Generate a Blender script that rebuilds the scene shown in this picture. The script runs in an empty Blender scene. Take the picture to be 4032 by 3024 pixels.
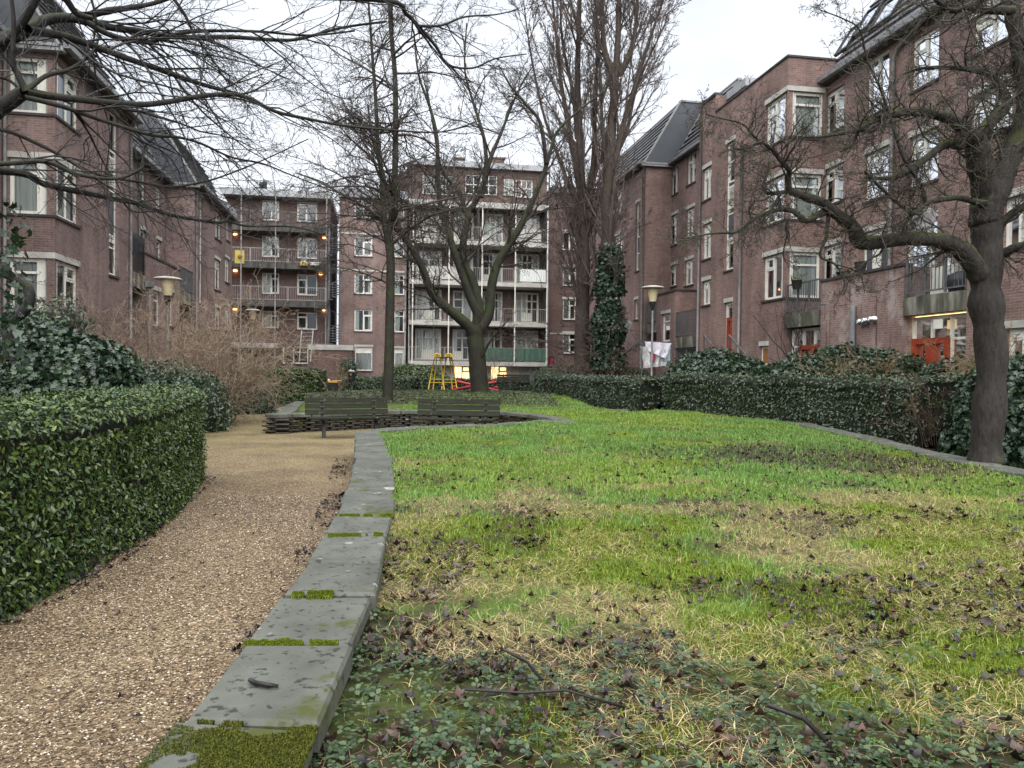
import bpy, math, random
import numpy as np
from mathutils import Vector, Matrix
R = math.radians
sc = bpy.context.scene
col = sc.collection
random.seed(11)
rng = np.random.default_rng(11)

# ------------------------------------------------------------------ camera and measured places
EYE = 1.5
YAW = R(9.6)                       # the courtyard runs a little left of the view
CM = Matrix.Rotation(R(90 - .95), 3, 'X') @ Matrix.Rotation(R(.7), 3, 'Z')
cd = bpy.data.cameras.new('camera'); cam = bpy.data.objects.new('camera', cd); col.objects.link(cam)
cam.matrix_world = Matrix.Translation((0, 0, EYE)) @ CM.to_4x4()
cd.sensor_width = 36; cd.lens = 36 * 3008 / 4032; cd.clip_end = 600; cd.clip_start = .05
sc.camera = cam
BI = Matrix.Rotation(-YAW, 3, 'Z'); BF = Matrix.Rotation(YAW, 3, 'Z')
def ray(nx, ny): return CM @ Vector(((nx - 2016) / 3008, (1512 - ny) / 3008, -1))
def at_depth(nx, ny, Y):
    d = ray(nx, ny); d = d * (Y / d.y); return Vector((d.x, d.y, d.z + EYE))
def at_level(nx, ny, z):
    d = ray(nx, ny); t = (z - EYE) / d.z; return Vector((d.x * t, d.y * t, z))
def on_v(v, nx, ny):               # courtyard frame: (u, z) on the facade plane x = v
    d = BI @ ray(nx, ny); t = v / d.x; return d.y * t, EYE + d.z * t
def on_u(u, nx, ny):
    d = BI @ ray(nx, ny); t = u / d.y; return d.x * t, EYE + d.z * t
DN = 4032 / 2212.
def dl(x, y, z): return at_level(x * DN, y * DN, z)
def dd(x, y, Y): return at_depth(x * DN, y * DN, Y)

# ------------------------------------------------------------------ object helpers
def tag(o, label=None, cat=None, group=None, kind=None):
    if label: o['label'] = label
    if cat: o['category'] = cat
    if group: o['group'] = group
    if kind: o['kind'] = kind
    return o
def empty(name, loc, rz=0, label=None, cat=None, group=None):
    o = bpy.data.objects.new(name, None); col.objects.link(o)
    o.location = loc; o.rotation_euler = (0, 0, rz); o.empty_display_size = .2
    return tag(o, label, cat, group)
def copy_tree(o, parent=None):
    c = o.copy(); col.objects.link(c); c.parent = parent
    for ch in list(o.children): copy_tree(ch, c)
    return c
class MB:
    def __init__(s): s.v = []; s.f = []; s.m = []
    def quad(s, a, b, c, d, mi=0):
        n = len(s.v); s.v += [a, b, c, d]; s.f.append((n, n + 1, n + 2, n + 3)); s.m.append(mi)
    def poly(s, pts, mi=0):
        n = len(s.v); s.v += list(pts); s.f.append(tuple(range(n, n + len(pts)))); s.m.append(mi)
    def hexa(s, p, mi=0):          # p: 4 bottom, 4 top
        n = len(s.v); s.v += list(p)
        for q in ((3, 2, 1, 0), (4, 5, 6, 7), (0, 1, 5, 4), (1, 2, 6, 5), (2, 3, 7, 6), (3, 0, 4, 7)):
            s.f.append(tuple(n + i for i in q)); s.m.append(mi)
    def box(s, x0, x1, y0, y1, z0, z1, mi=0):
        s.hexa([(x0, y0, z0), (x1, y0, z0), (x1, y1, z0), (x0, y1, z0), (x0, y0, z1), (x1, y0, z1), (x1, y1, z1), (x0, y1, z1)], mi)
    def bar(s, p, q, w, h=None, mi=0, up=(0, 0, 1)):
        p = Vector(p); q = Vector(q); h = h or w; d = (q - p).normalized()
        a = d.cross(Vector(up))
        if a.length < 1e-3: a = d.cross(Vector((1, 0, 0)))
        a.normalize(); b = a.cross(d); a = a * (w / 2); b = b * (h / 2)
        s.hexa([tuple(k) for k in (p - a - b, p + a - b, q + a - b, q - a - b, p - a + b, p + a + b, q + a + b, q - a + b)], mi)
    def tube(s, pts, rad, n=8, mi=0, cap=True):
        pts = [Vector(p) for p in pts]
        if not hasattr(rad, '__len__'): rad = [rad] * len(pts)
        base = len(s.v); ref = None
        for i, p in enumerate(pts):
            t = (pts[min(i + 1, len(pts) - 1)] - pts[max(i - 1, 0)]).normalized()
            if ref is None: ref = Vector((1, 0, 0)) if abs(t.x) < .8 else Vector((0, 1, 0))
            a = t.cross(ref).normalized(); b = t.cross(a)
            for k in range(n):
                an = 2 * math.pi * k / n
                s.v.append(tuple(p + (a * math.cos(an) + b * math.sin(an)) * rad[i]))
        for i in range(len(pts) - 1):
            for k in range(n):
                k2 = (k + 1) % n; o = base + i * n
                s.f.append((o + k, o + k2, o + n + k2, o + n + k)); s.m.append(mi)
        if cap:
            s.f.append(tuple(base + k for k in range(n))); s.m.append(mi)
            o = base + (len(pts) - 1) * n
            s.f.append(tuple(o + k for k in reversed(range(n)))); s.m.append(mi)
    def lathe(s, c, prof, n=20, mi=0):   # prof: (radius, z)
        base = len(s.v); cx, cy, cz = c
        for r, z in prof:
            for k in range(n):
                an = 2 * math.pi * k / n; s.v.append((cx + r * math.cos(an), cy + r * math.sin(an), cz + z))
        for i in range(len(prof) - 1):
            for k in range(n):
                k2 = (k + 1) % n; o = base + i * n
                s.f.append((o + k, o + k2, o + n + k2, o + n + k)); s.m.append(mi)
    def build(s, name, mats, parent=None, off=(0, 0, 0), smooth=False, bevel=0):
        me = bpy.data.meshes.new(name)
        me.from_pydata([(a - off[0], b - off[1], c - off[2]) for a, b, c in s.v], [], s.f)
        if not isinstance(mats, (list, tuple)): mats = [mats]
        for m in mats: me.materials.append(m)
        me.polygons.foreach_set('material_index', s.m)
        if smooth: me.polygons.foreach_set('use_smooth', [True] * len(s.f))
        me.update()
        o = bpy.data.objects.new(name, me); col.objects.link(o)
        if parent: o.parent = parent
        if bevel:
            b = o.modifiers.new('bevel', 'BEVEL'); b.width = bevel; b.segments = 2; b.limit_method = 'ANGLE'
        return o
def np_mesh(name, V, F, mat, parent=None, colors=None, smooth=False):
    V = np.asarray(V, np.float32).reshape(-1, 3)
    Fs = F if isinstance(F, list) else [F]
    me = bpy.data.meshes.new(name)
    me.vertices.add(len(V)); me.vertices.foreach_set('co', V.ravel())
    loops = np.concatenate([f.ravel() for f in Fs]).astype(np.int32)
    tot = np.concatenate([np.full(len(f), f.shape[1], np.int32) for f in Fs])
    me.loops.add(len(loops)); me.loops.foreach_set('vertex_index', loops)
    me.polygons.add(len(tot))
    me.polygons.foreach_set('loop_start', np.concatenate([[0], np.cumsum(tot)[:-1]]).astype(np.int32))
    me.polygons.foreach_set('loop_total', tot)
    if smooth: me.polygons.foreach_set('use_smooth', np.ones(len(tot), bool))
    if colors is not None:
        at = me.color_attributes.new('col', 'FLOAT_COLOR', 'POINT')
        c = np.ones((len(V), 4), np.float32); c[:, :3] = colors
        at.data.foreach_set('color', c.ravel())
    me.update(calc_edges=True); me.materials.append(mat)
    o = bpy.data.objects.new(name, me); col.objects.link(o)
    if parent: o.parent = parent
    return o

# ------------------------------------------------------------------ materials
def nt(name):
    m = bpy.data.materials.new(name); m.use_nodes = True
    n = m.node_tree.nodes; return m, n, m.node_tree.links, n['Principled BSDF']
def ramp(n, stops):
    r = n.new('ShaderNodeValToRGB'); e = r.color_ramp.elements
    while len(e) < len(stops): e.new(.5)
    for k, (p, c) in enumerate(stops): e[k].position = p; e[k].color = (*c, 1)
    return r
def noise(n, l, co, scale, detail=4, rough=.55):
    t = n.new('ShaderNodeTexNoise'); t.inputs['Scale'].default_value = scale
    t.inputs['Detail'].default_value = detail; t.inputs['Roughness'].default_value = rough
    l.new(co, t.inputs['Vector']); return t
def mixc(n, l, fac, a, b, mode='MIX'):
    x = n.new('ShaderNodeMix'); x.data_type = 'RGBA'; x.blend_type = mode
    for sock, val in ((0, fac), (6, a), (7, b)):
        if hasattr(val, 'is_linked'): l.new(val, x.inputs[sock])
        elif sock == 0: x.inputs[0].default_value = val
        else: x.inputs[sock].default_value = (*val, 1)
    return x.outputs[2]
def mult(n, l, sock, k):
    m_ = n.new('ShaderNodeMath'); m_.operation = 'MULTIPLY'; l.new(sock, m_.inputs[0]); m_.inputs[1].default_value = k; return m_.outputs[0]
def addbump(n, l, b, h, strength, dist=.02):
    k = n.new('ShaderNodeBump'); k.inputs['Strength'].default_value = strength; k.inputs['Distance'].default_value = dist
    l.new(h, k.inputs['Height']); l.new(k.outputs[0], b.inputs['Normal'])
def mat(name, stops, scale=6, rough=.7, bump=0, bscale=None, spec=.4, metal=0, detail=5, stretch=None, dist=.02):
    m, n, l, b = nt(name)
    if not isinstance(stops[0], (tuple, list)): stops = [stops]
    co = n.new('ShaderNodeTexCoord').outputs['Object']
    if stretch:
        mp = n.new('ShaderNodeMapping'); mp.inputs['Scale'].default_value = stretch; l.new(co, mp.inputs[0]); co = mp.outputs[0]
    b.inputs['Roughness'].default_value = rough; b.inputs['Metallic'].default_value = metal
    b.inputs['Specular IOR Level'].default_value = spec
    if len(stops) == 1: b.inputs['Base Color'].default_value = (*stops[0], 1)
    else:
        t = noise(n, l, co, scale, detail)
        k = len(stops); r = ramp(n, [(.3 + .4 * i / (k - 1), c) for i, c in enumerate(stops)])
        l.new(t.outputs[0], r.inputs[0]); l.new(r.outputs[0], b.inputs['Base Color'])
    if bump:
        t2 = noise(n, l, co, bscale or scale * 3, 6); addbump(n, l, b, t2.outputs[0], bump, dist)
    return m
def leafmat(name, stops, rough=.4, spec=.5, trans=.0):
    m, n, l, b = nt(name)
    g = n.new('ShaderNodeNewGeometry'); k = len(stops)
    r = ramp(n, [(i / (k - 1), c) for i, c in enumerate(stops)])
    l.new(g.outputs['Random Per Island'], r.inputs[0]); l.new(r.outputs[0], b.inputs['Base Color'])
    b.inputs['Roughness'].default_value = rough; b.inputs['Specular IOR Level'].default_value = spec
    return m
def attrmat(name, rough=.7, spec=.3):
    m, n, l, b = nt(name)
    a = n.new('ShaderNodeAttribute'); a.attribute_name = 'col'
    l.new(a.outputs['Color'], b.inputs['Base Color'])
    b.inputs['Roughness'].default_value = rough; b.inputs['Specular IOR Level'].default_value = spec
    return m
def brick(name, c1, c2, mortar, stain=.42, efflo=0):
    m, n, l, b = nt(name)
    co = n.new('ShaderNodeTexCoord').outputs['Object']
    sp = n.new('ShaderNodeSeparateXYZ'); l.new(co, sp.inputs[0])
    ad = n.new('ShaderNodeMath'); l.new(sp.outputs[0], ad.inputs[0]); l.new(sp.outputs[1], ad.inputs[1])
    cb = n.new('ShaderNodeCombineXYZ'); l.new(ad.outputs[0], cb.inputs[0]); l.new(sp.outputs[2], cb.inputs[1])
    t = n.new('ShaderNodeTexBrick'); l.new(cb.outputs[0], t.inputs['Vector'])
    for k, v in (('Scale', 1), ('Brick Width', .22), ('Row Height', .0667), ('Mortar Size', .006), ('Mortar Smooth', .3), ('Bias', -.1)):
        t.inputs[k].default_value = v
    t.inputs['Color1'].default_value = (*c1, 1); t.inputs['Color2'].default_value = (*c2, 1); t.inputs['Mortar'].default_value = (*mortar, 1)
    n1 = noise(n, l, co, .45, 6, .6)
    r1 = ramp(n, [(.3, (1 - stain,) * 3), (.62, (1, 1, 1)), (.85, (1.12, 1.1, 1.1))]); l.new(n1.outputs[0], r1.inputs[0])
    c = mixc(n, l, 1, t.outputs[0], r1.outputs[0], 'MULTIPLY')
    mp = n.new('ShaderNodeMapping'); mp.inputs['Scale'].default_value = (2.2, 2.2, .25); l.new(co, mp.inputs[0])
    n2 = noise(n, l, mp.outputs[0], 1, 5, .65)
    r2 = ramp(n, [(.33, (.72, .7, .7)), (.55, (1, 1, 1))]); l.new(n2.outputs[0], r2.inputs[0])
    c = mixc(n, l, .8, c, r2.outputs[0], 'MULTIPLY')
    n3 = noise(n, l, co, 7, 3); r3 = ramp(n, [(.35, (.86, .86, .88)), (.7, (1.1, 1.06, 1.04))]); l.new(n3.outputs[0], r3.inputs[0])
    c = mixc(n, l, 1, c, r3.outputs[0], 'MULTIPLY')
    if efflo:
        n5 = noise(n, l, co, .9, 8, .7); sx = n.new('ShaderNodeSeparateXYZ'); l.new(co, sx.inputs[0])
        r5 = ramp(n, [(.50, (0, 0, 0)), (.62, (1, 1, 1))]); l.new(n5.outputs[0], r5.inputs[0])
        c = mixc(n, l, mult(n, l, r5.outputs[0], .55), c, (.42, .39, .37))
        n6 = noise(n, l, mp.outputs[0], 2.2, 6, .7); r6_ = ramp(n, [(.56, (0, 0, 0)), (.66, (1, 1, 1))]); l.new(n6.outputs[0], r6_.inputs[0])
        c = mixc(n, l, mult(n, l, r6_.outputs[0], .8), c, (.04, .035, .03))
    l.new(c, b.inputs['Base Color']); b.inputs['Roughness'].default_value = .82; b.inputs['Specular IOR Level'].default_value = .25
    addbump(n, l, b, t.outputs['Fac'], -.35, .01)
    return m
def glassmat(name, tint=.95, refl=.025):
    m, n, l, b = nt(name); n.remove(b); out = n['Material Output']
    tr = n.new('ShaderNodeBsdfTransparent'); tr.inputs[0].default_value = (tint * .96, tint, tint * .99, 1)
    gl = n.new('ShaderNodeBsdfGlossy'); gl.inputs['Roughness'].default_value = .03; gl.inputs[0].default_value = (.93, .96, 1, 1)
    fr = n.new('ShaderNodeFresnel'); fr.inputs[0].default_value = 1.55
    co = n.new('ShaderNodeTexCoord').outputs['Object']; nz = noise(n, l, co, 1.3, 1)
    bp = n.new('ShaderNodeBump'); bp.inputs['Strength'].default_value = .05; bp.inputs['Distance'].default_value = .05
    l.new(nz.outputs[0], bp.inputs['Height']); l.new(bp.outputs[0], gl.inputs['Normal'])
    ad = n.new('ShaderNodeMath'); l.new(fr.outputs[0], ad.inputs[0]); ad.inputs[1].default_value = refl; ad.use_clamp = True
    mx = n.new('ShaderNodeMixShader'); l.new(ad.outputs[0], mx.inputs[0]); l.new(tr.outputs[0], mx.inputs[1]); l.new(gl.outputs[0], mx.inputs[2])
    l.new(mx.outputs[0], out.inputs[0]); return m
def emat(name, c, s):
    m, n, l, b = nt(name); b.inputs['Base Color'].default_value = (*c, 1)
    b.inputs['Emission Color'].default_value = (*c, 1); b.inputs['Emission Strength'].default_value = s; return m
def mossy(name, bark, moss, amount=.55, scale=3.):
    """bark with moss on what faces up"""
    m, n, l, b = nt(name)
    co = n.new('ShaderNodeTexCoord').outputs['Object']
    mp = n.new('ShaderNodeMapping'); mp.inputs['Scale'].default_value = (1, 1, .3); l.new(co, mp.inputs[0])
    t = noise(n, l, mp.outputs[0], 22, 6, .65); r = ramp(n, [(.32, tuple(x * .45 for x in bark)), (.68, tuple(x * 1.35 for x in bark))]); l.new(t.outputs[0], r.inputs[0])
    g = n.new('ShaderNodeNewGeometry'); sp = n.new('ShaderNodeSeparateXYZ'); l.new(g.outputs['Normal'], sp.inputs[0])
    nz = noise(n, l, co, scale, 5)
    ad = n.new('ShaderNodeMath'); ad.operation = 'MULTIPLY_ADD'; l.new(sp.outputs[2], ad.inputs[0]); ad.inputs[1].default_value = .45; l.new(nz.outputs[0], ad.inputs[2])
    r2 = ramp(n, [(1 - amount, (0, 0, 0)), (1.12 - amount, (1, 1, 1))]); l.new(ad.outputs[0], r2.inputs[0])
    l.new(mixc(n, l, r2.outputs[0], r.outputs[0], moss), b.inputs['Base Color'])
    b.inputs['Roughness'].default_value = .75; b.inputs['Specular IOR Level'].default_value = .3
    addbump(n, l, b, t.outputs[0], .8, .03); return m

M = {}
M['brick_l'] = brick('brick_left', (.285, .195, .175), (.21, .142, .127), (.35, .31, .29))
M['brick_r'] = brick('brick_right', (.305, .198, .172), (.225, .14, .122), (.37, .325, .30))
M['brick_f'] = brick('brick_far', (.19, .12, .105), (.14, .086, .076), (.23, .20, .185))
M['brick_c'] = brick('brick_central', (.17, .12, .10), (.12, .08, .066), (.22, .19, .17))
M['brick_e'] = brick('brick_stained', (.305, .198, .172), (.225, .14, .122), (.37, .325, .30), .42, 1)
M['white'] = mat('painted_frame', [(.68, .67, .60), (.82, .81, .74)], 3, .45, spec=.4)
M['white2'] = mat('weathered_white', [(.34, .335, .31), (.54, .53, .50)], 1.6, .6, spec=.3)
M['lintel'] = mat('pale_concrete', [(.36, .35, .32), (.56, .55, .51)], 2, .8, .2)
M['concrete'] = mat('stained_concrete', [(.035, .034, .028), (.10, .10, .075), (.30, .29, .25)], 1.1, .85, .3, stretch=(2.5, 2.5, .7))
M['darkslab'] = mat('dark_slab', [(.03, .03, .028), (.11, .105, .095)], 1.3, .85, stretch=(2, 2, .6))
M['sill'] = mat('dark_sill', [(.035, .03, .03), (.07, .06, .06)], 5, .7)
M['glass'] = glassmat('window_glass')
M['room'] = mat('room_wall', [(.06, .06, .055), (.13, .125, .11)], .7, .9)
M['warm_room'] = emat('lit_room', (1, .76, .42), .42)
M['curtain'] = mat('net_curtain', [(.62, .66, .63), (.82, .84, .82)], 3, .9, stretch=(6, 6, .4))
M['curtain_d'] = mat('grey_curtain', [(.40, .42, .40), (.58, .60, .58)], 3, .9, stretch=(6, 6, .4))
M['curtain_red'] = mat('red_curtain', [(.30, .02, .05), (.42, .05, .09)], 3, .9)
M['grey_panel'] = mat('grey_panel', [(.055, .062, .072), (.085, .092, .105)], 1.5, .45)
M['zinc_panel'] = mat('zinc_sheet', [(.038, .045, .055), (.06, .068, .08)], .8, .42)
M['zinc'] = mat('zinc_gutter', [(.16, .165, .17), (.30, .305, .31)], 4, .5, metal=.3)
M['pipe'] = mat('drainpipe_grey', [(.13, .125, .12), (.23, .225, .215)], 3, .5)
M['roof'] = mat('slate_tile', [(.075, .075, .08), (.155, .155, .165)], 5, .38, .2, spec=.5)
M['fascia'] = mat('grey_fascia', [(.28, .295, .31), (.42, .435, .45)], 1.5, .5)
M['rail'] = mat('grey_rail', [(.075, .08, .085), (.14, .145, .15)], 4, .5)
M['rail_w'] = mat('pale_rail', [(.20, .195, .19), (.34, .335, .32)], 4, .5)
M['red'] = mat('red_paint', [(.22, .034, .014), (.32, .055, .022)], 3, .45)
M['wood'] = mat('brown_wood', [(.22, .10, .03), (.34, .16, .05)], 6, .6, stretch=(8, 8, 1))
M['navy'] = mat('navy_door', [(.018, .024, .035), (.03, .038, .05)], 3, .5)
M['black'] = mat('black_plastic', [(.012, .012, .013), (.028, .028, .03)], 5, .45)
M['green_cloth'] = mat('green_screen', [(.035, .085, .062), (.09, .16, .12)], 2, .8, stretch=(5, 5, .5))
M['penthouse'] = mat('pale_cladding', [(.42, .44, .46), (.55, .57, .59)], 1, .55)
M['steel'] = mat('steel', [(.42, .43, .44), (.58, .59, .6)], 5, .25, metal=.9)
M['lampglow'] = emat('lamp_warm', (1, .5, .16), 2.2)
# ------------------------------------------------------------------ buildings (courtyard frame: x across, y along)
class Fac:
    def __init__(s, kind, plane): s.k = kind; s.p = plane
    def P(s, a, d, z):
        if s.k == 'L': return (s.p + d, a, z)
        if s.k == 'R': return (s.p - d, a, z)
        return (a, s.p - d, z)
    def box(s, mb, a0, a1, d0, d1, z0, z1, mi=0):
        mb.hexa([s.P(a0, d0, z0), s.P(a1, d0, z0), s.P(a1, d1, z0), s.P(a0, d1, z0), s.P(a0, d0, z1), s.P(a1, d0, z1), s.P(a1, d1, z1), s.P(a0, d1, z1)], mi)
    def px(s, n0, n1, y0, y1, **k):
        ym = (y0 + y1) / 2; xm = (n0 + n1) / 2
        f = on_u if s.k == 'F' else on_v
        a = sorted((f(s.p, n0, ym)[0], f(s.p, n1, ym)[0]))
        return dict(a0=a[0], a1=a[1], z0=f(s.p, xm, y1)[1], z1=f(s.p, xm, y0)[1], **k)
REV = .13
def wall(mb, fac, a0, a1, z0, z1, ops=(), mi=0, d=0):
    A = {a0, a1}; Z = {z0, z1}; ops = [o for o in ops if o['a1'] > a0 and o['a0'] < a1]
    for o in ops:
        A |= {o['a0'], o['a1']}; Z |= {o['z0'], o['z1']}
    A = sorted(x for x in A if a0 - 1e-6 <= x <= a1 + 1e-6); Z = sorted(x for x in Z if z0 - 1e-6 <= x <= z1 + 1e-6)
    for i in range(len(A) - 1):
        for j in range(len(Z) - 1):
            ca = (A[i] + A[i + 1]) / 2; cz = (Z[j] + Z[j + 1]) / 2
            if any(o['a0'] < ca < o['a1'] and o['z0'] < cz < o['z1'] for o in ops): continue
            mb.quad(fac.P(A[i], d, Z[j]), fac.P(A[i + 1], d, Z[j]), fac.P(A[i + 1], d, Z[j + 1]), fac.P(A[i], d, Z[j + 1]), mi)
    for o in ops:
        p, q, r, t = o['a0'], o['a1'], o['z0'], o['z1']; e = d - REV - .08
        for (x0, y0), (x1, y1) in (((p, r), (q, r)), ((q, r), (q, t)), ((q, t), (p, t)), ((p, t), (p, r))):
            mb.quad(fac.P(x0, d, y0), fac.P(x1, d, y1), fac.P(x1, e, y1), fac.P(x0, e, y0), mi)
TWO = [(.5, [], 'g'), (.5, [.72], 'gs')]
TWOR = [(.5, [.72], 'sg'), (.5, [], 'g')]
ONE = [(1, [], 'g')]
TOP = [(1, [.76], 'gg')]
def window(root, fac, o, off, name='window'):
    cols = o.get('cols', TWO); fm = o.get('fm', M['white']); a0, a1, z0, z1 = o['a0'], o['a1'], o['z0'], o['z1']
    d1 = -REV + .035 + o.get('proud', 0); d0 = d1 - .07; t = o.get('t', .09)
    f = MB(); g = MB(); pan = MB(); e = .004
    fac.box(f, a0 + e, a0 + t, d0, d1, z0 + e, z1 - e); fac.box(f, a1 - t, a1 - e, d0, d1, z0 + e, z1 - e)
    fac.box(f, a0 + t, a1 - t, d0, d1, z0 + e, z0 + t); fac.box(f, a0 + t, a1 - t, d0, d1, z1 - t, z1 - e)
    ia0, ia1, iz0, iz1 = a0 + t, a1 - t, z0 + t, z1 - t
    if o.get('flip'): cols = [c for c in reversed(cols)]
    x = ia0; W = ia1 - ia0
    for i, (w, trs, kinds) in enumerate(cols):
        x1 = x + W * w
        xa = x + (t * .4 if i else 0); xb = x1 - (t * .4 if i < len(cols) - 1 else 0)
        if i < len(cols) - 1: fac.box(f, x1 - t * .4, x1 + t * .4, d0, d1, iz0, iz1)
        ys = [iz0] + [iz0 + (iz1 - iz0) * q for q in trs] + [iz1]
        for j in range(len(ys) - 1):
            ya = ys[j] + (t * .35 if j else 0); yb = ys[j + 1] - (t * .35 if j < len(ys) - 2 else 0)
            if j < len(ys) - 2: fac.box(f, xa, xb, d0, d1, yb, yb + t * .7)
            k = kinds[j] if j < len(kinds) else 'g'
            if k in 'pd':
                fac.box(pan if k == 'd' else f, xa, xb, d0 + .01, d1 - .018, ya, yb)
                continue
            if k == 'v':
                nn = max(2, int((yb - ya) / .07))
                for q in range(nn):
                    zz = ya + (yb - ya) * (q + .3) / nn; fac.box(f, xa, xb, d0 + .01, d1 - .012, zz, zz + .03)
            if k == 's':
                s = .05
                fac.box(f, xa, xa + s, d0 + .015, d1 + .012, ya, yb); fac.box(f, xb - s, xb, d0 + .015, d1 + .012, ya, yb)
                fac.box(f, xa + s, xb - s, d0 + .015, d1 + .012, ya, ya + s); fac.box(f, xa + s, xb - s, d0 + .015, d1 + .012, yb - s, yb)
            dm = (d0 + d1) / 2
            g.quad(fac.P(xa, dm, ya), fac.P(xb, dm, ya), fac.P(xb, dm, yb), fac.P(xa, dm, yb))
        x = x1
    w = f.build(name, fm, root, off)
    if g.f: g.build('pane', M['glass'], w, off)
    for k in range(0, len(pan.f), 6):
        one = MB(); one.v = pan.v[k // 6 * 8:k // 6 * 8 + 8]; one.f = pan.f[:6]; one.m = [0] * 6; one.build('panel', M['grey_panel'], w, off)
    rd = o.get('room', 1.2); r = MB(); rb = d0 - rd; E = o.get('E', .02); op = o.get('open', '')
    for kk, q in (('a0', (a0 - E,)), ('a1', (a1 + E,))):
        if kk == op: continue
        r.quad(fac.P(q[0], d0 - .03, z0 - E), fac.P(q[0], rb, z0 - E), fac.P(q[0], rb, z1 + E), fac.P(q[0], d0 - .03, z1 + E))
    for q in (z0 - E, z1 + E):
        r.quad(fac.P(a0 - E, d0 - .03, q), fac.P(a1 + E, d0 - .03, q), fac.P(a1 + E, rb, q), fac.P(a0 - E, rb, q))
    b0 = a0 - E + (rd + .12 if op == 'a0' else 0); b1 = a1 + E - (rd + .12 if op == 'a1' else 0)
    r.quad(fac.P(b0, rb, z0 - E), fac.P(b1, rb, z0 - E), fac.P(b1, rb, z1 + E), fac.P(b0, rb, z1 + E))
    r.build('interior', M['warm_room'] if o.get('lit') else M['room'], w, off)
    cu = o.get('cur')
    if cu:
        c = MB(); segs = {'full': [(0, 1)], 'half': [(0, .55)], 'halfr': [(.48, 1)], 'sides': [(0, .26), (.76, 1)]}[cu]
        top = z1 - .02; bot = z0 + o.get('cb', 0) * (z1 - z0) + .03
        for (s0, s1) in segs:
            p0 = a0 + (a1 - a0) * s0; p1 = a0 + (a1 - a0) * s1; n = max(4, int((p1 - p0) / .05)); prev = None
            for k in range(n + 1):
                aa = p0 + (p1 - p0) * k / n; dd_ = d0 - .06 + .03 * math.sin(k * 1.9 + p0 * 5) + .012 * math.sin(k * 3.7)
                if prev: c.quad(fac.P(prev[0], prev[1], bot), fac.P(aa, dd_, bot), fac.P(aa, dd_, top), fac.P(prev[0], prev[1], top))
                prev = (aa, dd_)
        c.build('curtain', o.get('cm', M['curtain']), w, off, smooth=True)
    if o.get('sill', 1):
        s = MB(); fac.box(s, a0 - .04, a1 + .04, -REV + .03, .055, z0 - .075, z0 - .004); s.build('sill', M['sill'], w, off)
    if o.get('lint', 1):
        s = MB(); fac.box(s, a0 - .05, a1 + .05, -.05, .018, z1 + .003, z1 + .17); s.build('lintel', M['lintel'], w, off)
    return w
def railing(root, pts, z0, z1, off, mt, name='railing', gap=.12, bars=True, post=1.4):
    mb = MB()
    for (p, q) in zip(pts[:-1], pts[1:]):
        L = math.dist(p, q); lerp = lambda t: (p[0] + (q[0] - p[0]) * t, p[1] + (q[1] - p[1]) * t)
        mb.bar((*p, z1), (*q, z1), .05, .05); mb.bar((*p, z0 + .09), (*q, z0 + .09), .04, .04)
        n = max(1, round(L / post))
        for i in range(n + 1):
            a = lerp(i / n); mb.bar((*a, z0), (*a, z1 + .02), .055, .055)
        if bars:
            k = int(L / gap)
            for i in range(1, k): a = lerp(i / k); mb.bar((*a, z0 + .09), (*a, z1), .018, .018)
    return mb.build(name, mt, root, off)
def mansard(root, fac, a0, a1, ze, off, back=1.9, rise=3.2, n=9, name='roof'):
    mb = MB()
    for i in range(n):
        b0 = -back * i / n; h0 = ze + rise * i / n; b1 = -back * (i + 1) / n; h1 = ze + rise * (i + 1) / n
        mb.quad(fac.P(a0, b0 + .15, h0 - .02), fac.P(a1, b0 + .15, h0 - .02), fac.P(a1, b1 + .02, h1), fac.P(a0, b1 + .02, h1))
        mb.quad(fac.P(a0, b0 + .15, h0 - .02), fac.P(a1, b0 + .15, h0 - .02), fac.P(a1, b0 - .02, h0 - .09), fac.P(a0, b0 - .02, h0 - .09))
        for e in (a0, a1): mb.poly([fac.P(e, b0 + .15, h0 - .02), fac.P(e, b1 + .02, h1), fac.P(e, b1 - .1, h1), fac.P(e, b0 - .05, h0 - .03)])
    mb.quad(fac.P(a0, -back, ze + rise), fac.P(a1, -back, ze + rise), fac.P(a1, -back - 6, ze + rise + .05), fac.P(a0, -back - 6, ze + rise + .05))
    r = mb.build(name, M['roof'], root, off)
    t = MB(); fac.box(t, a0, a1, -back - .16, -back + .05, ze + rise + .002, ze + rise + .09); t.build('ridge_trim', M['zinc'], r, off)
    return r
def eave(root, fac, a0, a1, ze, off, over=.34):
    s = MB(); fac.box(s, a0, a1, .012, over - .06, ze - .24, ze - .12); s.build('soffit', M['sill'], root, off)
    g = MB()
    fac.box(g, a0, a1, over - .05, over - .03, ze - .2, ze - .02); fac.box(g, a0, a1, over + .09, over + .11, ze - .17, ze - .02); fac.box(g, a0, a1, over - .03, over + .09, ze - .19, ze - .17)
    g.build('gutter', M['zinc'], root, off)
    b = MB()
    b.quad(fac.P(a0, over - .06, ze - .1), fac.P(a1, over - .06, ze - .1), fac.P(a1, 0, ze), fac.P(a0, 0, ze)); b.build('eave_board', M['roof'], root, off)
def endsheet(root, plane, pts, off):
    """pts: (v, z) polygon on the end face; sheet with pale edge strips"""
    mb = MB(); fac = Fac('F', plane)
    mb.poly([fac.P(a, .02, z) for a, z in pts]); s = mb.build('roof_end_sheet', M['zinc_panel'], root, off)
    t = MB()
    for (p, q) in zip(pts, pts[1:] + pts[:1]):
        t.bar(fac.P(p[0], .05, p[1]), fac.P(q[0], .05, q[1]), .09, .07, up=(0, 1, 0))
    t.build('edge_strip', M['zinc'], s, off)
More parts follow.
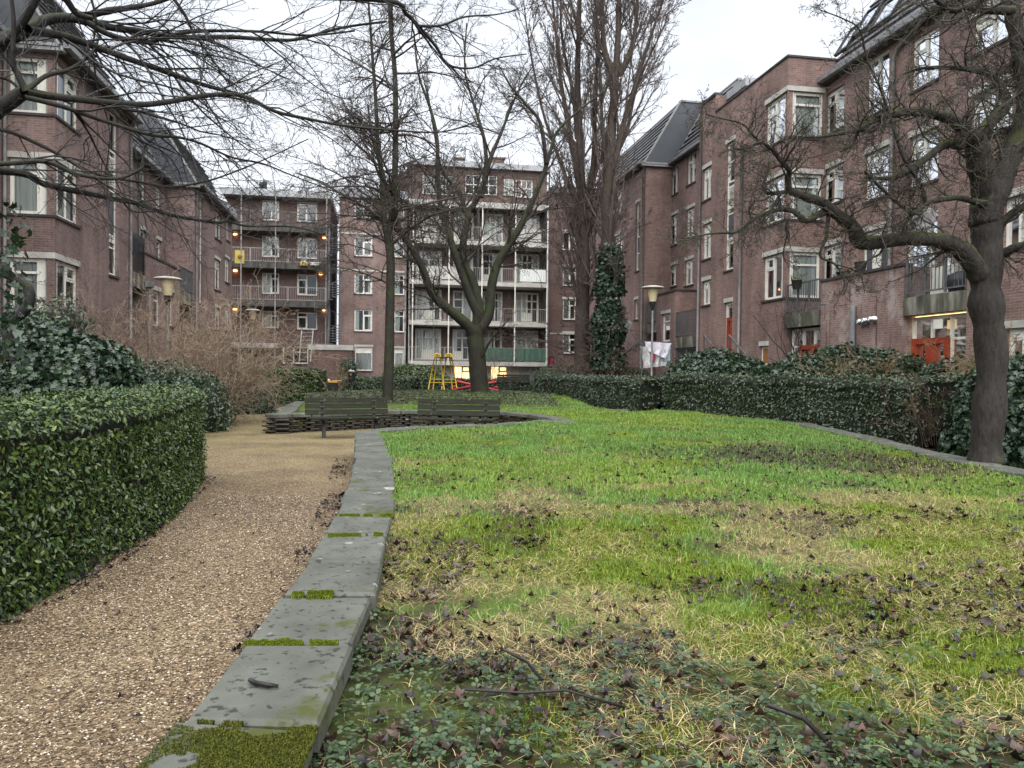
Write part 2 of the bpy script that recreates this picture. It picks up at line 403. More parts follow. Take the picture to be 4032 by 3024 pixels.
def downpipe(root, pts, off, r=.05, m=None):
    mb = MB(); mb.tube(pts, r, 8)
    a = Vector(pts[0]); b = Vector(pts[-1])
    mb.build('drainpipe', m or M['pipe'], root, off, smooth=True)
def broot(name, v, u, label, cat='apartment block', group=None):
    p = BF @ Vector((v, u, 0)); return empty(name, p, YAW, label, cat, group), (v, u, 0)

# ---- left block
LB, LO = broot('apartment_block', -9.1, 29, 'brick apartment block with corner bays and dark mansard roof, behind the tan bare bush', 'apartment block')
VL, VLr = -9.1, -10.4
fL, fLr = Fac('L', VL), Fac('L', VLr)
SL = [2.95, 5.72, 8.52]
u_p1, u_r1, u_p2, u_end = 23.3, 29.8, 39.3, 48.7
ZE = 10.5
mb = MB(); allw = []
def cwin(fac, ops, mbx, a0, a1, z0, z1):
    wall(mbx, fac, a0, a1, z0, z1, ops); allw.extend((fac, o) for o in ops)
cornf = [dict(a0=VLr + .12, a1=VL - .03, z0=z, z1=z + 1.55, t=.1, cols=[(.66, [.78], 'gg'), (.34, [], 'p')], cur='full', cm=M['curtain_d'] if z < 3 else M['curtain'], open='a1', room=.4) for z in SL]
us = on_v(VL, 312, 900)[0]
corns = [dict(a0=u_p1 + .03, a1=us, z0=z, z1=z + 1.55, t=.1, cols=[(.17, [], 'p'), (.40, [], 'g'), (.43, [.72], 'gs')], cur='full', cm=M['curtain_d'] if z < 3 else M['curtain'], open='a0', room=.4, E=.026) for z in SL]
for k in (cornf[2], corns[2]): k['lint'] = 0
st = fL.px(430, 466, 440, 1086, cols=[(1, [.16, .20, .24, .47, .52, .73, .77], 'ggvdgvgg')], t=.09)
fE = Fac('F', u_p1)
cwin(fL, corns + [st], mb, u_p1, u_r1, 0, ZE)
cwin(fE, cornf, mb, VLr, VL, 0, ZE)
rw = [dict(fLr.px(546, 574, 668, 795), cur='half', cols=TWOR), dict(fLr.px(616, 635, 730, 828), cols=TWOR), dict(fLr.px(546, 577, 905, 1040), cols=TOP, sill=0), dict(fLr.px(617, 636, 945, 1040), cols=TOP, sill=0)]
rw[0]['lint'] = rw[1]['lint'] = 0
cwin(fLr, rw, mb, u_r1, u_p2, 0, ZE)
near = [dict(a0=19.2, a1=21.0, z0=z, z1=z + 1.5, cur='sides') for z in SL] + [dict(a0=15.2, a1=16.8, z0=z, z1=z + 1.5, cur='full') for z in SL]
cwin(fLr, near, mb, 13.5, u_p1, 0, ZE)
mb.quad((VLr, u_r1, 0), (VL, u_r1, 0), (VL, u_r1, ZE), (VLr, u_r1, ZE))
p2 = [dict(fL.px(786, 799, 775, 1195), cols=[(1, [.2, .4, .6, .8], 'gdgdg')], t=.09),
      dict(fL.px(846, 872, 834, 943), cur='full'), dict(fL.px(891, 905, 873, 948)), dict(fL.px(845, 868, 1022, 1142), cur='full'),
      dict(fL.px(886, 904, 1018, 1112), cur='half'), dict(fL.px(846, 868, 1212, 1300)), dict(fL.px(886, 903, 1205, 1300))]
cwin(fL, p2, mb, u_p2, u_end, 0, ZE)
cwin(Fac('F', u_p2), [], mb, VLr, VL, 0, ZE)
for v_, u_ in ((VL, u_end), (VLr, 13.5)): mb.poly([(v_, u_, 0), (v_, u_, ZE), (v_ - 1.85, u_, ZE + 3.15), (-18, u_, ZE + 3.15), (-18, u_, 0)])
mb.quad((-18, 13.5, 0), (-18, u_end, 0), (-18, u_end, ZE + 3.2), (-18, 13.5, ZE + 3.2))
mb.build('wall', M['brick_l'], LB, LO)
for fac, o in allw: window(LB, fac, o, LO)
allw = []
for fac, a0, a1 in ((fL, u_p1 - .2, u_r1), (fLr, u_r1, u_p2), (fL, u_p2 - .2, u_end + .1), (fLr, 13.5, u_p1 - .2)):
    mansard(LB, fac, a0, a1, ZE, LO); eave(LB, fac, a0, a1, ZE, LO)
for u in (u_p1 - .22, u_p2 - .22):
    endsheet(LB, u, [(VLr + .1, ZE - .15), (VL + .2, ZE - .15), (VL - 1.8, ZE + 3.25), (VLr - 1.75, ZE + 3.25)], LO)
    mm = MB(); Fac('F', u).box(mm, VLr, VL + .3, -.2, .05, ZE - .3, ZE - .16); mm.build('eave_trim', M['zinc'], LB, LO)
mm = MB(); mm.bar((VL - .1, 46.2, ZE + .5), (VL - 1.2, 48.8, ZE + 2.0), .6, .12); mm.box(VL - 1.2, VL + .25, 46.5, 48.9, ZE + .02, ZE + .5); mm.build('box_gutter', M['fascia'], LB, LO)
for v, u in ((VL + .07, u_r1 - .15), (VLr + .08, u_p1 - .12), (VLr + .08, 35.0), (VL + .07, u_p2 + .22)):
    downpipe(LB, [(v, u, .1), (v, u, ZE - .35), (v + .12, u, ZE - .2)], LO)
# low extension with balcony
mb = MB(); x0, x1 = 31.6, 36.7
eo = [dict(fL.px(604, 632, 1145, 1285), cols=TOP), dict(fL.px(668, 684, 1150, 1285), cols=TOP)]
wall(mb, fL, x0, x1, 0, 5.86, eo, d=0)
for u in (x0, x1): mb.quad((VLr, u, 0), (VL, u, 0), (VL, u, 5.86), (VLr, u, 5.86))
mb.quad((VL - .22, x0, 4.9), (VL - .22, x1, 4.9), (VL - .22, x1, 5.86), (VL - .22, x0, 5.86))
mb.build('balcony_wall', M['brick_l'], LB, LO)
for o in eo: window(LB, fL, o, LO)
mb = MB(); fL.box(mb, x0 - .05, x1 + .05, -.26, .04, 5.863, 5.95); mb.build('coping', M['sill'], LB, LO)
for bx in ((VLr + .01, VL + .02, u_r1 + .01, x0 - .01, 4.45, 5.0), (VLr + .01, VL - .25, x0 + .01, x1 - .01, 4.6, 4.9), (VLr + .01, VL + .02, x1 + .01, u_p2 - .01, 4.45, 5.0)): mb = MB(); mb.box(*bx); mb.build('balcony_slab', M['concrete'], LB, LO)
railing(LB, [(VL - .05, u_r1 + .1), (VL - .05, x0 - .05)], 5.02, 6.25, LO, M['black'])
railing(LB, [(VL - .05, x1 + .05), (VL - .05, u_p2 - .1)], 5.02, 6.1, LO, M['rail'], gap=.08)
mb = MB(); mb.box(VL - .6, VL - .55, 30.4, 33.4, 5.02, 6.75); mb.build('privacy_screen', M['navy'], LB, LO)
under = Fac('L', VL - .5)
window(LB, under, dict(a0=u_r1 + .15, a1=x0 - .08, z0=2.2, z1=4.35, cur='half', lint=0, cols=TOP + [] if 0 else [(.5, [], 'g'), (.5, [.7], 'gg')]), LO)
mb = MB(); wall(mb, under, u_r1, x0, 0, 2.14, ()); mb.build('parapet', M['brick_l'], LB, LO)
mb = MB(); a = on_v(VL + .2, 590, 1120); mb.box(VL + .05, VL + .3, a[0] - .1, a[0] + .25, a[1] - .1, a[1] + .12); mb.tube([(VL + .17, a[0] + .07, .2), (VL + .17, a[0] + .07, a[1] - .1)], .07, 8); mb.build('flue', M['pipe'], LB, LO)

# ---- right block
RB, RO = broot('apartment_block', 13.8, 25, 'long brick apartment block with red doors and brick balcony, behind the mossy tree', 'apartment block')
VR, VRr = 13.8, 15.3
fR, fRr = Fac('R', VR), Fac('R', VRr)
SR = [4.21, 6.95, 9.8]
q_a, q0, q1, q2, q3, q4 = 8.0, 16.3, 24.8, 32.2, 39.4, 52.
ZN, ZP, ZF = 11.9, 12.55, 12.85
mb = MB(); allw = []
ub = on_v(VR, 3010, 700)[0]
bs = [dict(a0=q1 + .03, a1=ub, z0=z, z1=z + 1.6, t=.1, cols=[(.14, [], 'p'), (.43, [], 'g'), (.43, [.72], 'gs')], cur='full', open='a0', room=.4, E=.026) for z in SR]
bf = [dict(a0=VR + .05, a1=VRr - .12, z0=z, z1=z + 1.6, t=.1, cols=[(.16, [], 'p'), (.84, [.76], 'gg')], cur='full', open='a0', room=.4) for z in SR]
stair = fR.px(2856, 2890, 560, 1062, cols=[(1, [.2, .24, .44, .49, .66, .70, .86], 'gvdgvdgg')], t=.09)
rdoor = dict(fR.px(2850, 2882, 1190, 1420), cols=[(1, [.74], 'gg')], t=.1, sill=0, fm=M['white'])
sm = fR.px(2990, 3023, 1362, 1440, cols=ONE)
p1c = [dict(fR.px(2766, 2800, 660, 785), cur='half'), dict(fR.px(2766, 2800, 880, 1018)), dict(fR.px(2764, 2797, 1104, 1200))]
cwin(fR, bs + [stair, sm, rdoor] + p1c, mb, q1, q2, 0, ZP - .0)
cwin(Fac('F', q1), bf, mb, VR, VRr, 0, ZP)
# near recess
nr = [dict(fRr.px(3246, 3324, 352, 515), cur='half'), dict(fRr.px(3240, 3320, 655, 800), cur='half'), dict(fRr.px(3232, 3310, 965, 1105), cur='half'),
      dict(fRr.px(3412, 3500, 215, 442)), dict(fRr.px(3404, 3498, 590, 780)), dict(fRr.px(3394, 3492, 905, 1090), cols=[(.34, [], 'd'), (.33, [], 'p'), (.33, [], 'd')], sill=0),
      dict(fRr.px(3588, 3696, 130, 335), cur='half'), dict(fRr.px(3580, 3694, 520, 722), cur='half'), dict(fRr.px(3566, 3688, 870, 1125), cols=[(.34, [.3, .72], 'pgg'), (.66, [.26, .82], 'dgg')], sill=0, cur='sides')]
for o in nr[:3] + nr[6:8]: o['cols'] = TWO
nr[0]['lint'] = nr[3]['lint'] = nr[6]['lint'] = 0
cwin(fRr, nr, mb, q0, q1, 0, ZN)
n0 = [dict(fR.px(3815, 3868, 800, 1000), cols=TOP), dict(fR.px(3948, 4060, 770, 970), cur='half'), dict(fR.px(3820, 3985, 345, 525), cur='sides', cols=[(.33, [], 'g'), (.33, [], 'g'), (.34, [.72], 'gs')]),
      dict(fR.px(3820, 3990, 30, 180)), dict(fR.px(4090, 4190, 330, 510)), dict(fR.px(3960, 4075, 1290, 1420), cols=TWO)]
cwin(fR, n0, mb, q_a, q0, 0, ZN)
# far recess and far bay
r1 = [dict(fRr.px(2640, 2671, 648, 765)), dict(fRr.px(2704, 2740, 600, 722), cur='half'), dict(fRr.px(2634, 2668, 848, 965)), dict(fRr.px(2701, 2734, 820, 935)), dict(fRr.px(2632, 2665, 1045, 1127)), dict(fRr.px(2696, 2731, 1022, 1122))]
r1[0]['lint'] = r1[1]['lint'] = 0
cwin(fRr, r1, mb, q2, q3, 0, ZF)
p2 = [dict(fR.px(2424, 2454, 742, 853)), dict(fR.px(2419, 2449, 925, 1028)), dict(fR.px(2419, 2448, 1104, 1195)), dict(fR.px(2502, 2519, 798, 1066), cols=[(1, [.25, .5, .75], 'gdgg')], t=.08),
      dict(fR.px(2497, 2512, 1180, 1258), cols=ONE), dict(fR.px(2416, 2444, 1280, 1370))]
cwin(fR, p2, mb, q3, q4, 0, ZF)
cwin(Fac('F', q3), [], mb, VR, VRr, 0, ZF)
mb.quad((VR, q2, 0), (VRr, q2, 0), (VRr, q2, ZP), (VR, q2, ZP)); mb.quad((VR, q0, 0), (VRr, q0, 0), (VRr, q0, ZN), (VR, q0, ZN))
# stair head: full height brick next to the roof terrace
uT = on_v(VR, 2818, 480)[0]; ZT = 13.3
mb.quad((VR, uT, ZP), (VR, q2, ZP), (VR, q2, ZT), (VR, uT, ZT)); mb.quad((VR, uT, ZP), (VR + 4, uT, ZP), (VR + 4, uT, ZT), (VR, uT, ZT)); mb.quad((VR, q2, ZP), (VR + 4, q2, ZP), (VR + 4, q2, ZT), (VR, q2, ZT)); mb.quad((VR, uT, ZT), (VR + 4, uT, ZT), (VR + 4, q2, ZT), (VR, q2, ZT))
# terrace parapet inside and floor
mb.quad((VR + .25, q1 + .25, 11.5), (VR + .25, uT, 11.5), (VR + .25, uT, ZP), (VR + .25, q1 + .25, ZP)); mb.quad((VR, q1 + .25, 11.5), (22, q1 + .25, 11.5), (22, q1 + .25, ZP), (VR, q1 + .25, ZP)); mb.quad((VR, q1, 11.6), (22, q1, 11.6), (22, q2, 11.6), (VR, q2, 11.6))
mb.quad((VRr, q1, ZN), (22, q1, ZN), (22, q1, ZP), (VRr, q1, ZP))
for u_, ze_, rs in ((q4, ZF, 3.15), (q_a, ZN, 2.95)): mb.poly([(VR, u_, 0), (VR, u_, ze_), (VR + 1.85, u_, ze_ + rs), (24, u_, ze_ + rs), (24, u_, 0)])
mb.quad((24, q_a, 0), (24, q4, 0), (24, q4, 13), (24, q_a, 13)); mb.quad((VRr, q2, ZF), (24, q2, ZF), (24, 35.6, ZF), (VRr, 35.6, ZF))
mb.build('wall', M['brick_r'], RB, RO)
for fac, o in allw: window(RB, fac, o, RO)
for z0, o in ((0, rdoor),):
    d = MB(); a0, a1 = o['a0'] + .1, o['a1'] - .1; zt = o['z0'] + .74 * (o['z1'] - o['z0'])
    fR.box(d, a0 + .03, a0 + .17, -.19, -.05, o['z0'], zt); fR.box(d, a1 - .17, a1 - .03, -.19, -.05, o['z0'], zt); fR.box(d, a0 + .17, a1 - .17, -.19, -.05, zt - .16, zt); fR.box(d, a0 + .17, a1 - .17, -.19, -.05, o['z0'], o['z0'] + .75)
    d.build('door', M['red'], RB, RO)
w = MB(); fR.box(w, sm['a0'] + .08, sm['a1'] - .08, -.16, -.10, sm['z0'] + .08, sm['z1'] - .08); w.build('shutter', M['wood'], RB, RO)
mansard(RB, fRr, q0, q1, ZN, RO, rise=3.0); eave(RB, fRr, q0, q1, ZN, RO, over=.3)
mansard(RB, fR, q_a, q0, ZN, RO, rise=3.0); eave(RB, fR, q_a, q0, ZN, RO, over=.3)
mansard(RB, fRr, 35.6, q3, ZF, RO); eave(RB, fRr, q2, q3, ZF, RO, over=.25)
mansard(RB, fR, q3 - .2, q4, ZF, RO); eave(RB, fR, q3 - .2, q4, ZF, RO)
u = q3 - .22
endsheet(RB, u, [(VR - .2, ZF - .15), (VRr - .1, ZF - .15), (VRr + 1.75, ZF + 3.25), (VR + 1.8, ZF + 3.25)], RO)
mm = MB(); Fac('F', u).box(mm, VR - .3, VRr, -.2, .05, ZF - .3, ZF - .16); mm.build('eave_trim', M['zinc'], RB, RO)
mm = MB(); fR.box(mm, q1 - .05, uT - .01, -.3, .05, ZP + .003, ZP + .07); Fac('F', q1).box(mm, VR + .31, 21, -.3, .05, ZP + .003, ZP + .07); fR.box(mm, uT, q2 + .05, -.3, .06, ZT + .003, ZT + .12); mm.build('parapet_coping', M['sill'], RB, RO)
# penthouse
uP = on_v(VR + .6, 2940, 330)[0]; fP = Fac('R', VR + .6)
po = [fP.px(2868, 2936, 372, 440, cols=[(.5, [], 'g'), (.5, [], 'g')], sill=0, lint=0)]
mm = MB(); wall(mm, fP, uP, uT - .02, 11.61, ZT - .2, po); fQ = Fac('F', uP); pe = [dict(a0=VR + 1.2, a1=VR + 2.6, z0=11.9, z1=12.95, cols=ONE, sill=0, lint=0)]
wall(mm, fQ, VR + .6, VR + 4.5, 11.61, ZT - .2, pe); ph = mm.build('penthouse', M['penthouse'], RB, RO)
for f_, o in ((fP, po[0]), (fQ, pe[0])): window(RB, f_, o, RO)
mm = MB(); mm.box(VR + .45, VR + 4.7, uP - .2, uT - .03, ZT - .19, ZT + .13); mm.build('penthouse_roof', M['fascia'], RB, RO)
# roof lights on the near mansard
for (n0_, n1_, y0_, y1_) in ((3352, 3415, 40, 118), (3440, 3530, 0, 85), (3310, 3358, 130, 185)):
    a0 = on_v(VRr + .7, n1_, (y0_ + y1_) / 2)[0]; a1 = on_v(VRr + .7, n0_, (y0_ + y1_) / 2)[0]; zc = on_v(VRr + .7, (n0_ + n1_) / 2, (y0_ + y1_) / 2)[1]
    t0, t1 = (zc - ZN) / 3 - .17, (zc - ZN) / 3 + .17
    P0, P1 = (lambda a, t, e: (VRr + 1.9 * t - .86 * e, a, ZN + 3 * t + .5 * e)), None
    mm = MB(); e0, e1 = .06, .17
    am = (a1 - a0); fr = .07
    for (b0, b1, c0, c1) in ((a0, a0 + fr, t0, t1), (a1 - fr, a1, t0, t1), (a0 + fr, a1 - fr, t0, t0 + .03), (a0 + fr, a1 - fr, t1 - .03, t1)):
        mm.hexa([P0(b0, c0, e0), P0(b1, c0, e0), P0(b1, c1, e0), P0(b0, c1, e0), P0(b0, c0, e1), P0(b1, c0, e1), P0(b1, c1, e1), P0(b0, c1, e1)])
    rl = mm.build('roof_light', M['black'], RB, RO)
    mm = MB(); mm.quad(P0(a0 + fr, t0 + .03, .13), P0(a1 - fr, t0 + .03, .13), P0(a1 - fr, t1 - .03, .13), P0(a0 + fr, t1 - .03, .13)); mm.build('pane', M['glass'], rl, RO)
# pipes
for pts in ([(VRr - .09, on_v(VRr, 3216, 800)[0], .2), (VRr - .09, on_v(VRr, 3216, 800)[0], ZN - .3)],
            [(VRr - .09, on_v(VRr, 3524, 500)[0], .2), (VRr - .09, on_v(VRr, 3524, 500)[0], ZN - .75), (VRr - .09, on_v(VRr, 3524, 500)[0] - .2, ZN - .5), (VRr - .26, on_v(VRr, 3524, 500)[0] - 1.6, ZN - .25)],
            [(VR - .09, on_v(VR, 2924, 900)[0], .2), (VR - .09, on_v(VR, 2924, 900)[0], 10.4)],
            [(VRr - .09, q2 + .15, .2), (VRr - .09, q2 + .15, ZF - .9), (VR + .3, q2 + .15, ZF - .2)], [(VR - .09, q2 - .2, .2), (VR - .09, q2 - .2, ZT)],
            [(VR - .09, q3 + .12, .2), (VR - .09, q3 + .12, ZF - .2)]):
    downpipe(RB, pts, RO, .055)
for k, (dv, du, h, r) in enumerate(((1.2, .0, 1.2, .16), (1.7, .3, 1.9, .2), (2.2, .7, 1.5, .12), (1.4, 1.2, 1.0, .2))):
    mm = MB(); mm.lathe((VR + 2 + dv, 25.9 + du, 12.0), [(0.01, 0), (r, 0), (r, h), (r * 1.4, h + .05), (r * 1.2, h + .3), (.01, h + .35)], 10); mm.build('chimney_pot', M['black'], RB, RO)
# low brick extension with its balcony
x0, x1, ZX = 18.6, 22.5, 4.47
mb = MB(); wall(mb, fR, x0, x1, 0, ZX, ())
for u in (x0, x1): mb.quad((VR, u, 0), (VRr, u, 0), (VRr, u, ZX), (VR, u, ZX))
mb.quad((VR + .22, x0, 3.5), (VR + .22, x1, 3.5), (VR + .22, x1, ZX), (VR + .22, x0, ZX)); mb.build('balcony_wall', M['brick_e'], RB, RO)
mb = MB(); fR.box(mb, x0 - .04, x1 + .04, -.26, .05, ZX + .003, ZX + .08); mb.build('coping', M['sill'], RB, RO)
mb = MB(); zb = 2.95
for a0, a1 in ((q0 + .02, x0 - .02), (x1 + .02, q1 - .02)):
    mb = MB(); mb.box(VR + .02, VRr - .02, a0, a1, 3.12, 3.6); mb.build('balcony_slab', M['concrete'], RB, RO)
mb = MB(); mb.box(VR + .25, VRr - .02, x0 + .02, x1 - .02, 3.2, 3.5); mb.build('balcony_slab', M['concrete'], RB, RO)
railing(RB, [(VR + .06, q0 + .08), (VR + .06, x0 - .08)], 3.62, 4.62, RO, M['rail'], gap=.13, post=.8)
railing(RB, [(VR + .06, x1 + .08), (VR + .06, q1 - .08)], 3.62, 4.6, RO, M['rail'], gap=.13, post=.8)
fD = Fac('R', VR + .18)
for (a0, a1, lit) in ((q0 + .1, x0 - .05, 1), (x1 + .05, q1 - .1, 0)):
    W = a1 - a0
    if lit: c1 = [(.30, [.72], 'gg'), (.70, [.72], 'gg')]; da, db = a0 + .34 * W, a1 - .09
    else: c1 = [(.27, [.72], 'gg'), (.38, [.72], 'gg'), (.35, [.72], 'gp')]; da, db = a0 + .06, a0 + W * .7
    c1 = [(.32, [.78], 'gg'), (.35, [.78], 'gg'), (.33, [.78], 'gg')]
    if lit: window(RB, fD, dict(a0=a0, a1=a1, z0=.5, z1=3.08, cols=c1, sill=0, lint=0, t=.09, lit=1, room=.6), RO)
    else: window(RB, fD, dict(a0=a0, a1=a1, z0=.5, z1=3.08, cols=c1, sill=0, lint=0, t=.09), RO)
    for k in range(2):
        p, q = (da + (db - da) * k / 2, da + (db - da) * (k + 1) / 2); d = MB(); zt = 2.5
        fD.box(d, p, p + .13, -.16, .0, .52, zt); fD.box(d, q - .13, q - .004, -.16, .0, .52, zt); fD.box(d, p + .13, q - .13, -.16, .0, zt - .15, zt); fD.box(d, p + .13, q - .13, -.16, .0, .52, 1.5)
        d.build('door', M['red'], RB, RO)
mm = MB(); a = on_v(VR - .05, 3672, 1275); mm.box(VR + .1, VR + .12, a[0] - .16, a[0] + .16, a[1] - .12, a[1] + .12); mm.build('paper_notice', M['white'], RB, RO)
mm = MB(); a = on_v(VR - .1, 3356, 1290); mm.tube([(VR - .09, a[0], .1), (VR - .09, a[0], a[1] + .65)], .085, 10); mm.build('vent_pipe', M['zinc'], RB, RO)
for nx, ny in ((3389, 1268), (3408, 1264), (3433, 1258)):
    a = on_v(VR - .1, nx, ny); mm = MB(); mm.tube([(VR + .01, a[0], a[1]), (VR - .16, a[0], a[1]), (VR - .2, a[0], a[1] - .02), (VR - .22, a[0], a[1] - .03)], [.1, .1, .075, .02], 12); mm.build('flue_outlet', M['steel'], RB, RO, smooth=True)
# far low extension, its balcony and the barred room below
y0, y1 = 34.9, 37.4
mb = MB(); wall(mb, fR, y0, y1, 0, 5.45, [fR.px(2604, 2638, 1235, 1345)]); wall(mb, Fac('F', y0), VR, VRr, 0, 5.45, ()); mb.quad((VR, y1, 0), (VRr, y1, 0), (VRr, y1, 5.45), (VR, y1, 5.45)); mb.quad((VR, y0, 5.2), (VRr, y0, 5.2), (VRr, y1, 5.2), (VR, y1, 5.2)); mb.build('balcony_wall', M['brick_r'], RB, RO)
window(RB, fR, fR.px(2604, 2638, 1235, 1345, cols=TOP), RO)
mb = MB(); fR.box(mb, y0 - .04, y1 + .04, -.25, .05, 5.453, 5.53); Fac('F', y0).box(mb, VR + .26, VRr - .02, -.2, .05, 5.453, 5.53); mb.build('coping', M['sill'], RB, RO)
for bx in ((VR + .0, VRr - .02, q2 + .1, y0 - .02, 2.7, 3.2), (VR, VRr - .02, y1 + .02, q3 - .3, 3.6, 4.1)): mb = MB(); mb.box(*bx); mb.build('balcony_slab', M['concrete'], RB, RO)
railing(RB, [(VR + .05, q2 + .15), (VR + .05, y0 - .05)], 3.22, 4.4, RO, M['rail'], gap=.1)
railing(RB, [(VR + .05, y1 + .1), (VR + .05, q3 - .4)], 4.12, 5.2, RO, M['rail'], gap=.1)
railing(RB, [(VR + .08, q2 + .15), (VR + .08, y0 - .05)], 1.2, 2.65, RO, M['rail'], name='window_bars', gap=.12)
mb = MB(); wall(mb, Fac('R', VR + .3), q2, y0, 0, 2.7, ()); mb.build('room_wall', M['darkslab'], RB, RO)
mb = MB(); fR.box(mb, q2 + .1, y0 - .02, -.02, .06, .0, 1.15); mb.build('balcony_wall', M['brick_r'], RB, RO)
# ------------------------------------------------------------------ far side: gallery block, brick block, balcony block, dark brick block
UF = 59.0
fF = Fac('F', UF)
V = lambda nx, ny=1000: on_u(UF, nx, ny)[0]
Z = lambda ny, nx=1500: on_u(UF, nx, ny)[1]
# gallery block
GB, GO = broot('gallery_block', V(1100), UF, 'flat-roofed brick block with open access galleries and pale rails, beside the left mansard block', 'apartment block')
v0, v1 = V(860), V(1300)
ztop = Z(785, 1100)
ops = []
for y0, y1 in ((797, 868), (936, 1012), (1082, 1157), (1232, 1292)):
    ops += [fF.px(1031, 1099, y0 - 8, y1, cols=[(.52, [], 'g'), (.48, [.78], 'sg')], lint=0, cur='half' if y0 > 900 else None, room=.8), fF.px(1169, 1249, y0 - 2, y1 + 6, cols=[(.48, [.78], 'sg'), (.52, [], 'g')], lint=0, room=.8)]
gd = [fF.px(977, 1036, 1372, 1450, cols=ONE, fm=M['white2'], sill=0, lint=0), fF.px(1112, 1214, 1364, 1432, cols=[(.42, [.7], 'gg'), (.58, [.7], 'gg')], lint=0)]
mb = MB(); wall(mb, fF, v0, v1, 0, ztop, ops + gd)
mb.quad((v0, UF, 0), (v0, UF + 9, 0), (v0, UF + 9, ztop), (v0, UF, ztop)); mb.quad((v1, UF, 0), (v1, UF + 9, 0), (v1, UF + 9, ztop), (v1, UF, ztop)); mb.quad((v0, UF + 9, 0), (v1, UF + 9, 0), (v1, UF + 9, ztop), (v0, UF + 9, ztop))
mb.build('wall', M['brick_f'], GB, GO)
for o in ops + gd: window(GB, fF, o, GO)
mb = MB(); o = gd[0]; fF.box(mb, o['a0'] + .08, o['a1'] - .08, -.14, -.04, o['z0'], o['z1'] - .08); mb.build('door', M['navy'], GB, GO)
mb = MB(); mb.box(v0, v1 + .1, UF - 1.0, UF + 9, ztop + .003, ztop + .5); mb.build('roof', M['fascia'], GB, GO)
u2 = UF - 1.25
for yt, yb in ((900, 922), (1043, 1068), (1190, 1216)):
    zt = Z(yt, 1100); zb = zt - .42
    mb = MB(); mb.box(v0 - .2, V(1290), u2, UF - .02, zb, zt); mb.build('gallery_slab', M['darkslab'], GB, GO)
    if yt > 950 or 1: railing(GB, [(v0 - .2, u2 + .06), (V(1286), u2 + .06)], zt, zt + 1.02, GO, M['rail_w'] if yt > 950 else M['rail'], gap=.16, post=2.4)
for nx in (962, 1094, 1290):
    mb = MB(); mb.tube([(V(nx), u2 - .04, 1.0), (V(nx), u2 - .04, ztop)], .045, 6); mb.build('drainpipe', M['rail_w'], GB, GO)
for nx, ny in ((926, 922), (926, 1066), (1276, 937), (1263, 1079), (1277, 1224), (925, 1218)):
    p = on_u(UF - .12, nx, ny); mb = MB(); mb.box(p[0] - .12, p[0] + .12, UF - .2, UF - .02, p[1] - .05, p[1] + .06)
    mb.build('wall_lamp', M['lampglow'], GB, GO)
mb = MB(); z = Z(1371, 1010); mb.box(V(925), V(1104), UF - 1.3, UF - .02, z, z + .36); mb.build('porch_roof', M['white2'], GB, GO)
mb = MB()
for nx in (954, 1094): mb.tube([(V(nx), UF - 1.2, .3), (V(nx), UF - 1.2, z)], .04, 6)
mb.build('porch_post', M['rail'], GB, GO)
railing(GB, [(v0 - .3, u2 + .06), (V(948), u2 + .06)], ztop + .5, ztop + 1.6, GO, M['rail_w'], gap=.2)
for k, (nx, r, h) in enumerate(((993, .22, .5), (1011, .17, .9), (1024, .17, 1.0))):
    mb = MB(); mb.lathe((V(nx), UF + 2.0, ztop + .5), [(r, 0), (r, h), (r * 1.3, h + .03), (r * .9, h + .25), (.01, h + .3)], 10); mb.build('chimney_pot', M['black'], GB, GO)
mb = MB(); a = on_u(u2, 945, 1010); mb.box(a[0] - .35, a[0] + .3, u2 - .03, u2 - .005, a[1] - .5, a[1] + .45); sc_ = mb.build('balcony_screen', mat('yellow_screen', [(.42, .33, .06), (.5, .42, .12)], 2, .7), GB, GO)
mb = MB(); mb.lathe((a[0], u2 - .05, a[1]), [(.0, -.16), (.14, -.1), (.16, 0), (.14, .1), (0, .16)], 10); mb.build('sunflower_print', M['wood'], sc_, GO)
a = on_u(u2 - .15, 1196, 1036); o = empty('hanging_bag', BF @ Vector((a[0], u2 - .15, a[1])), YAW, 'orange and blue bag hanging on the second gallery rail', 'bag'); mb = MB(); mb.lathe((0, 0, -.2), [(0, 0), (.28, .0), (.32, .2), (.2, .34), (0, .36)], 9); mb.build('bag', mat('orange_bag', [(.55, .33, .08), (.62, .45, .2)], 3, .6), o); mb = MB(); mb.lathe((.05, 0, .12), [(.2, 0), (.22, .12), (.1, .2), (0, .22)], 9); mb.build('top_bag', mat('blue_bag', [(.12, .2, .34), (.3, .36, .42)], 3, .6), o)
a = on_u(u2 - .1, 1240, 1040); mb = MB(); q = BF @ Vector((a[0], u2 - .12, a[1])); mb.box(-.32, .32, -.09, .09, -.1, .1); o = mb.build('flower_box', M['white'], bevel=.02); o.location = q; o.rotation_euler = (0, 0, YAW); tag(o, 'white window box hanging on the second gallery rail beside the bag', 'flower box')
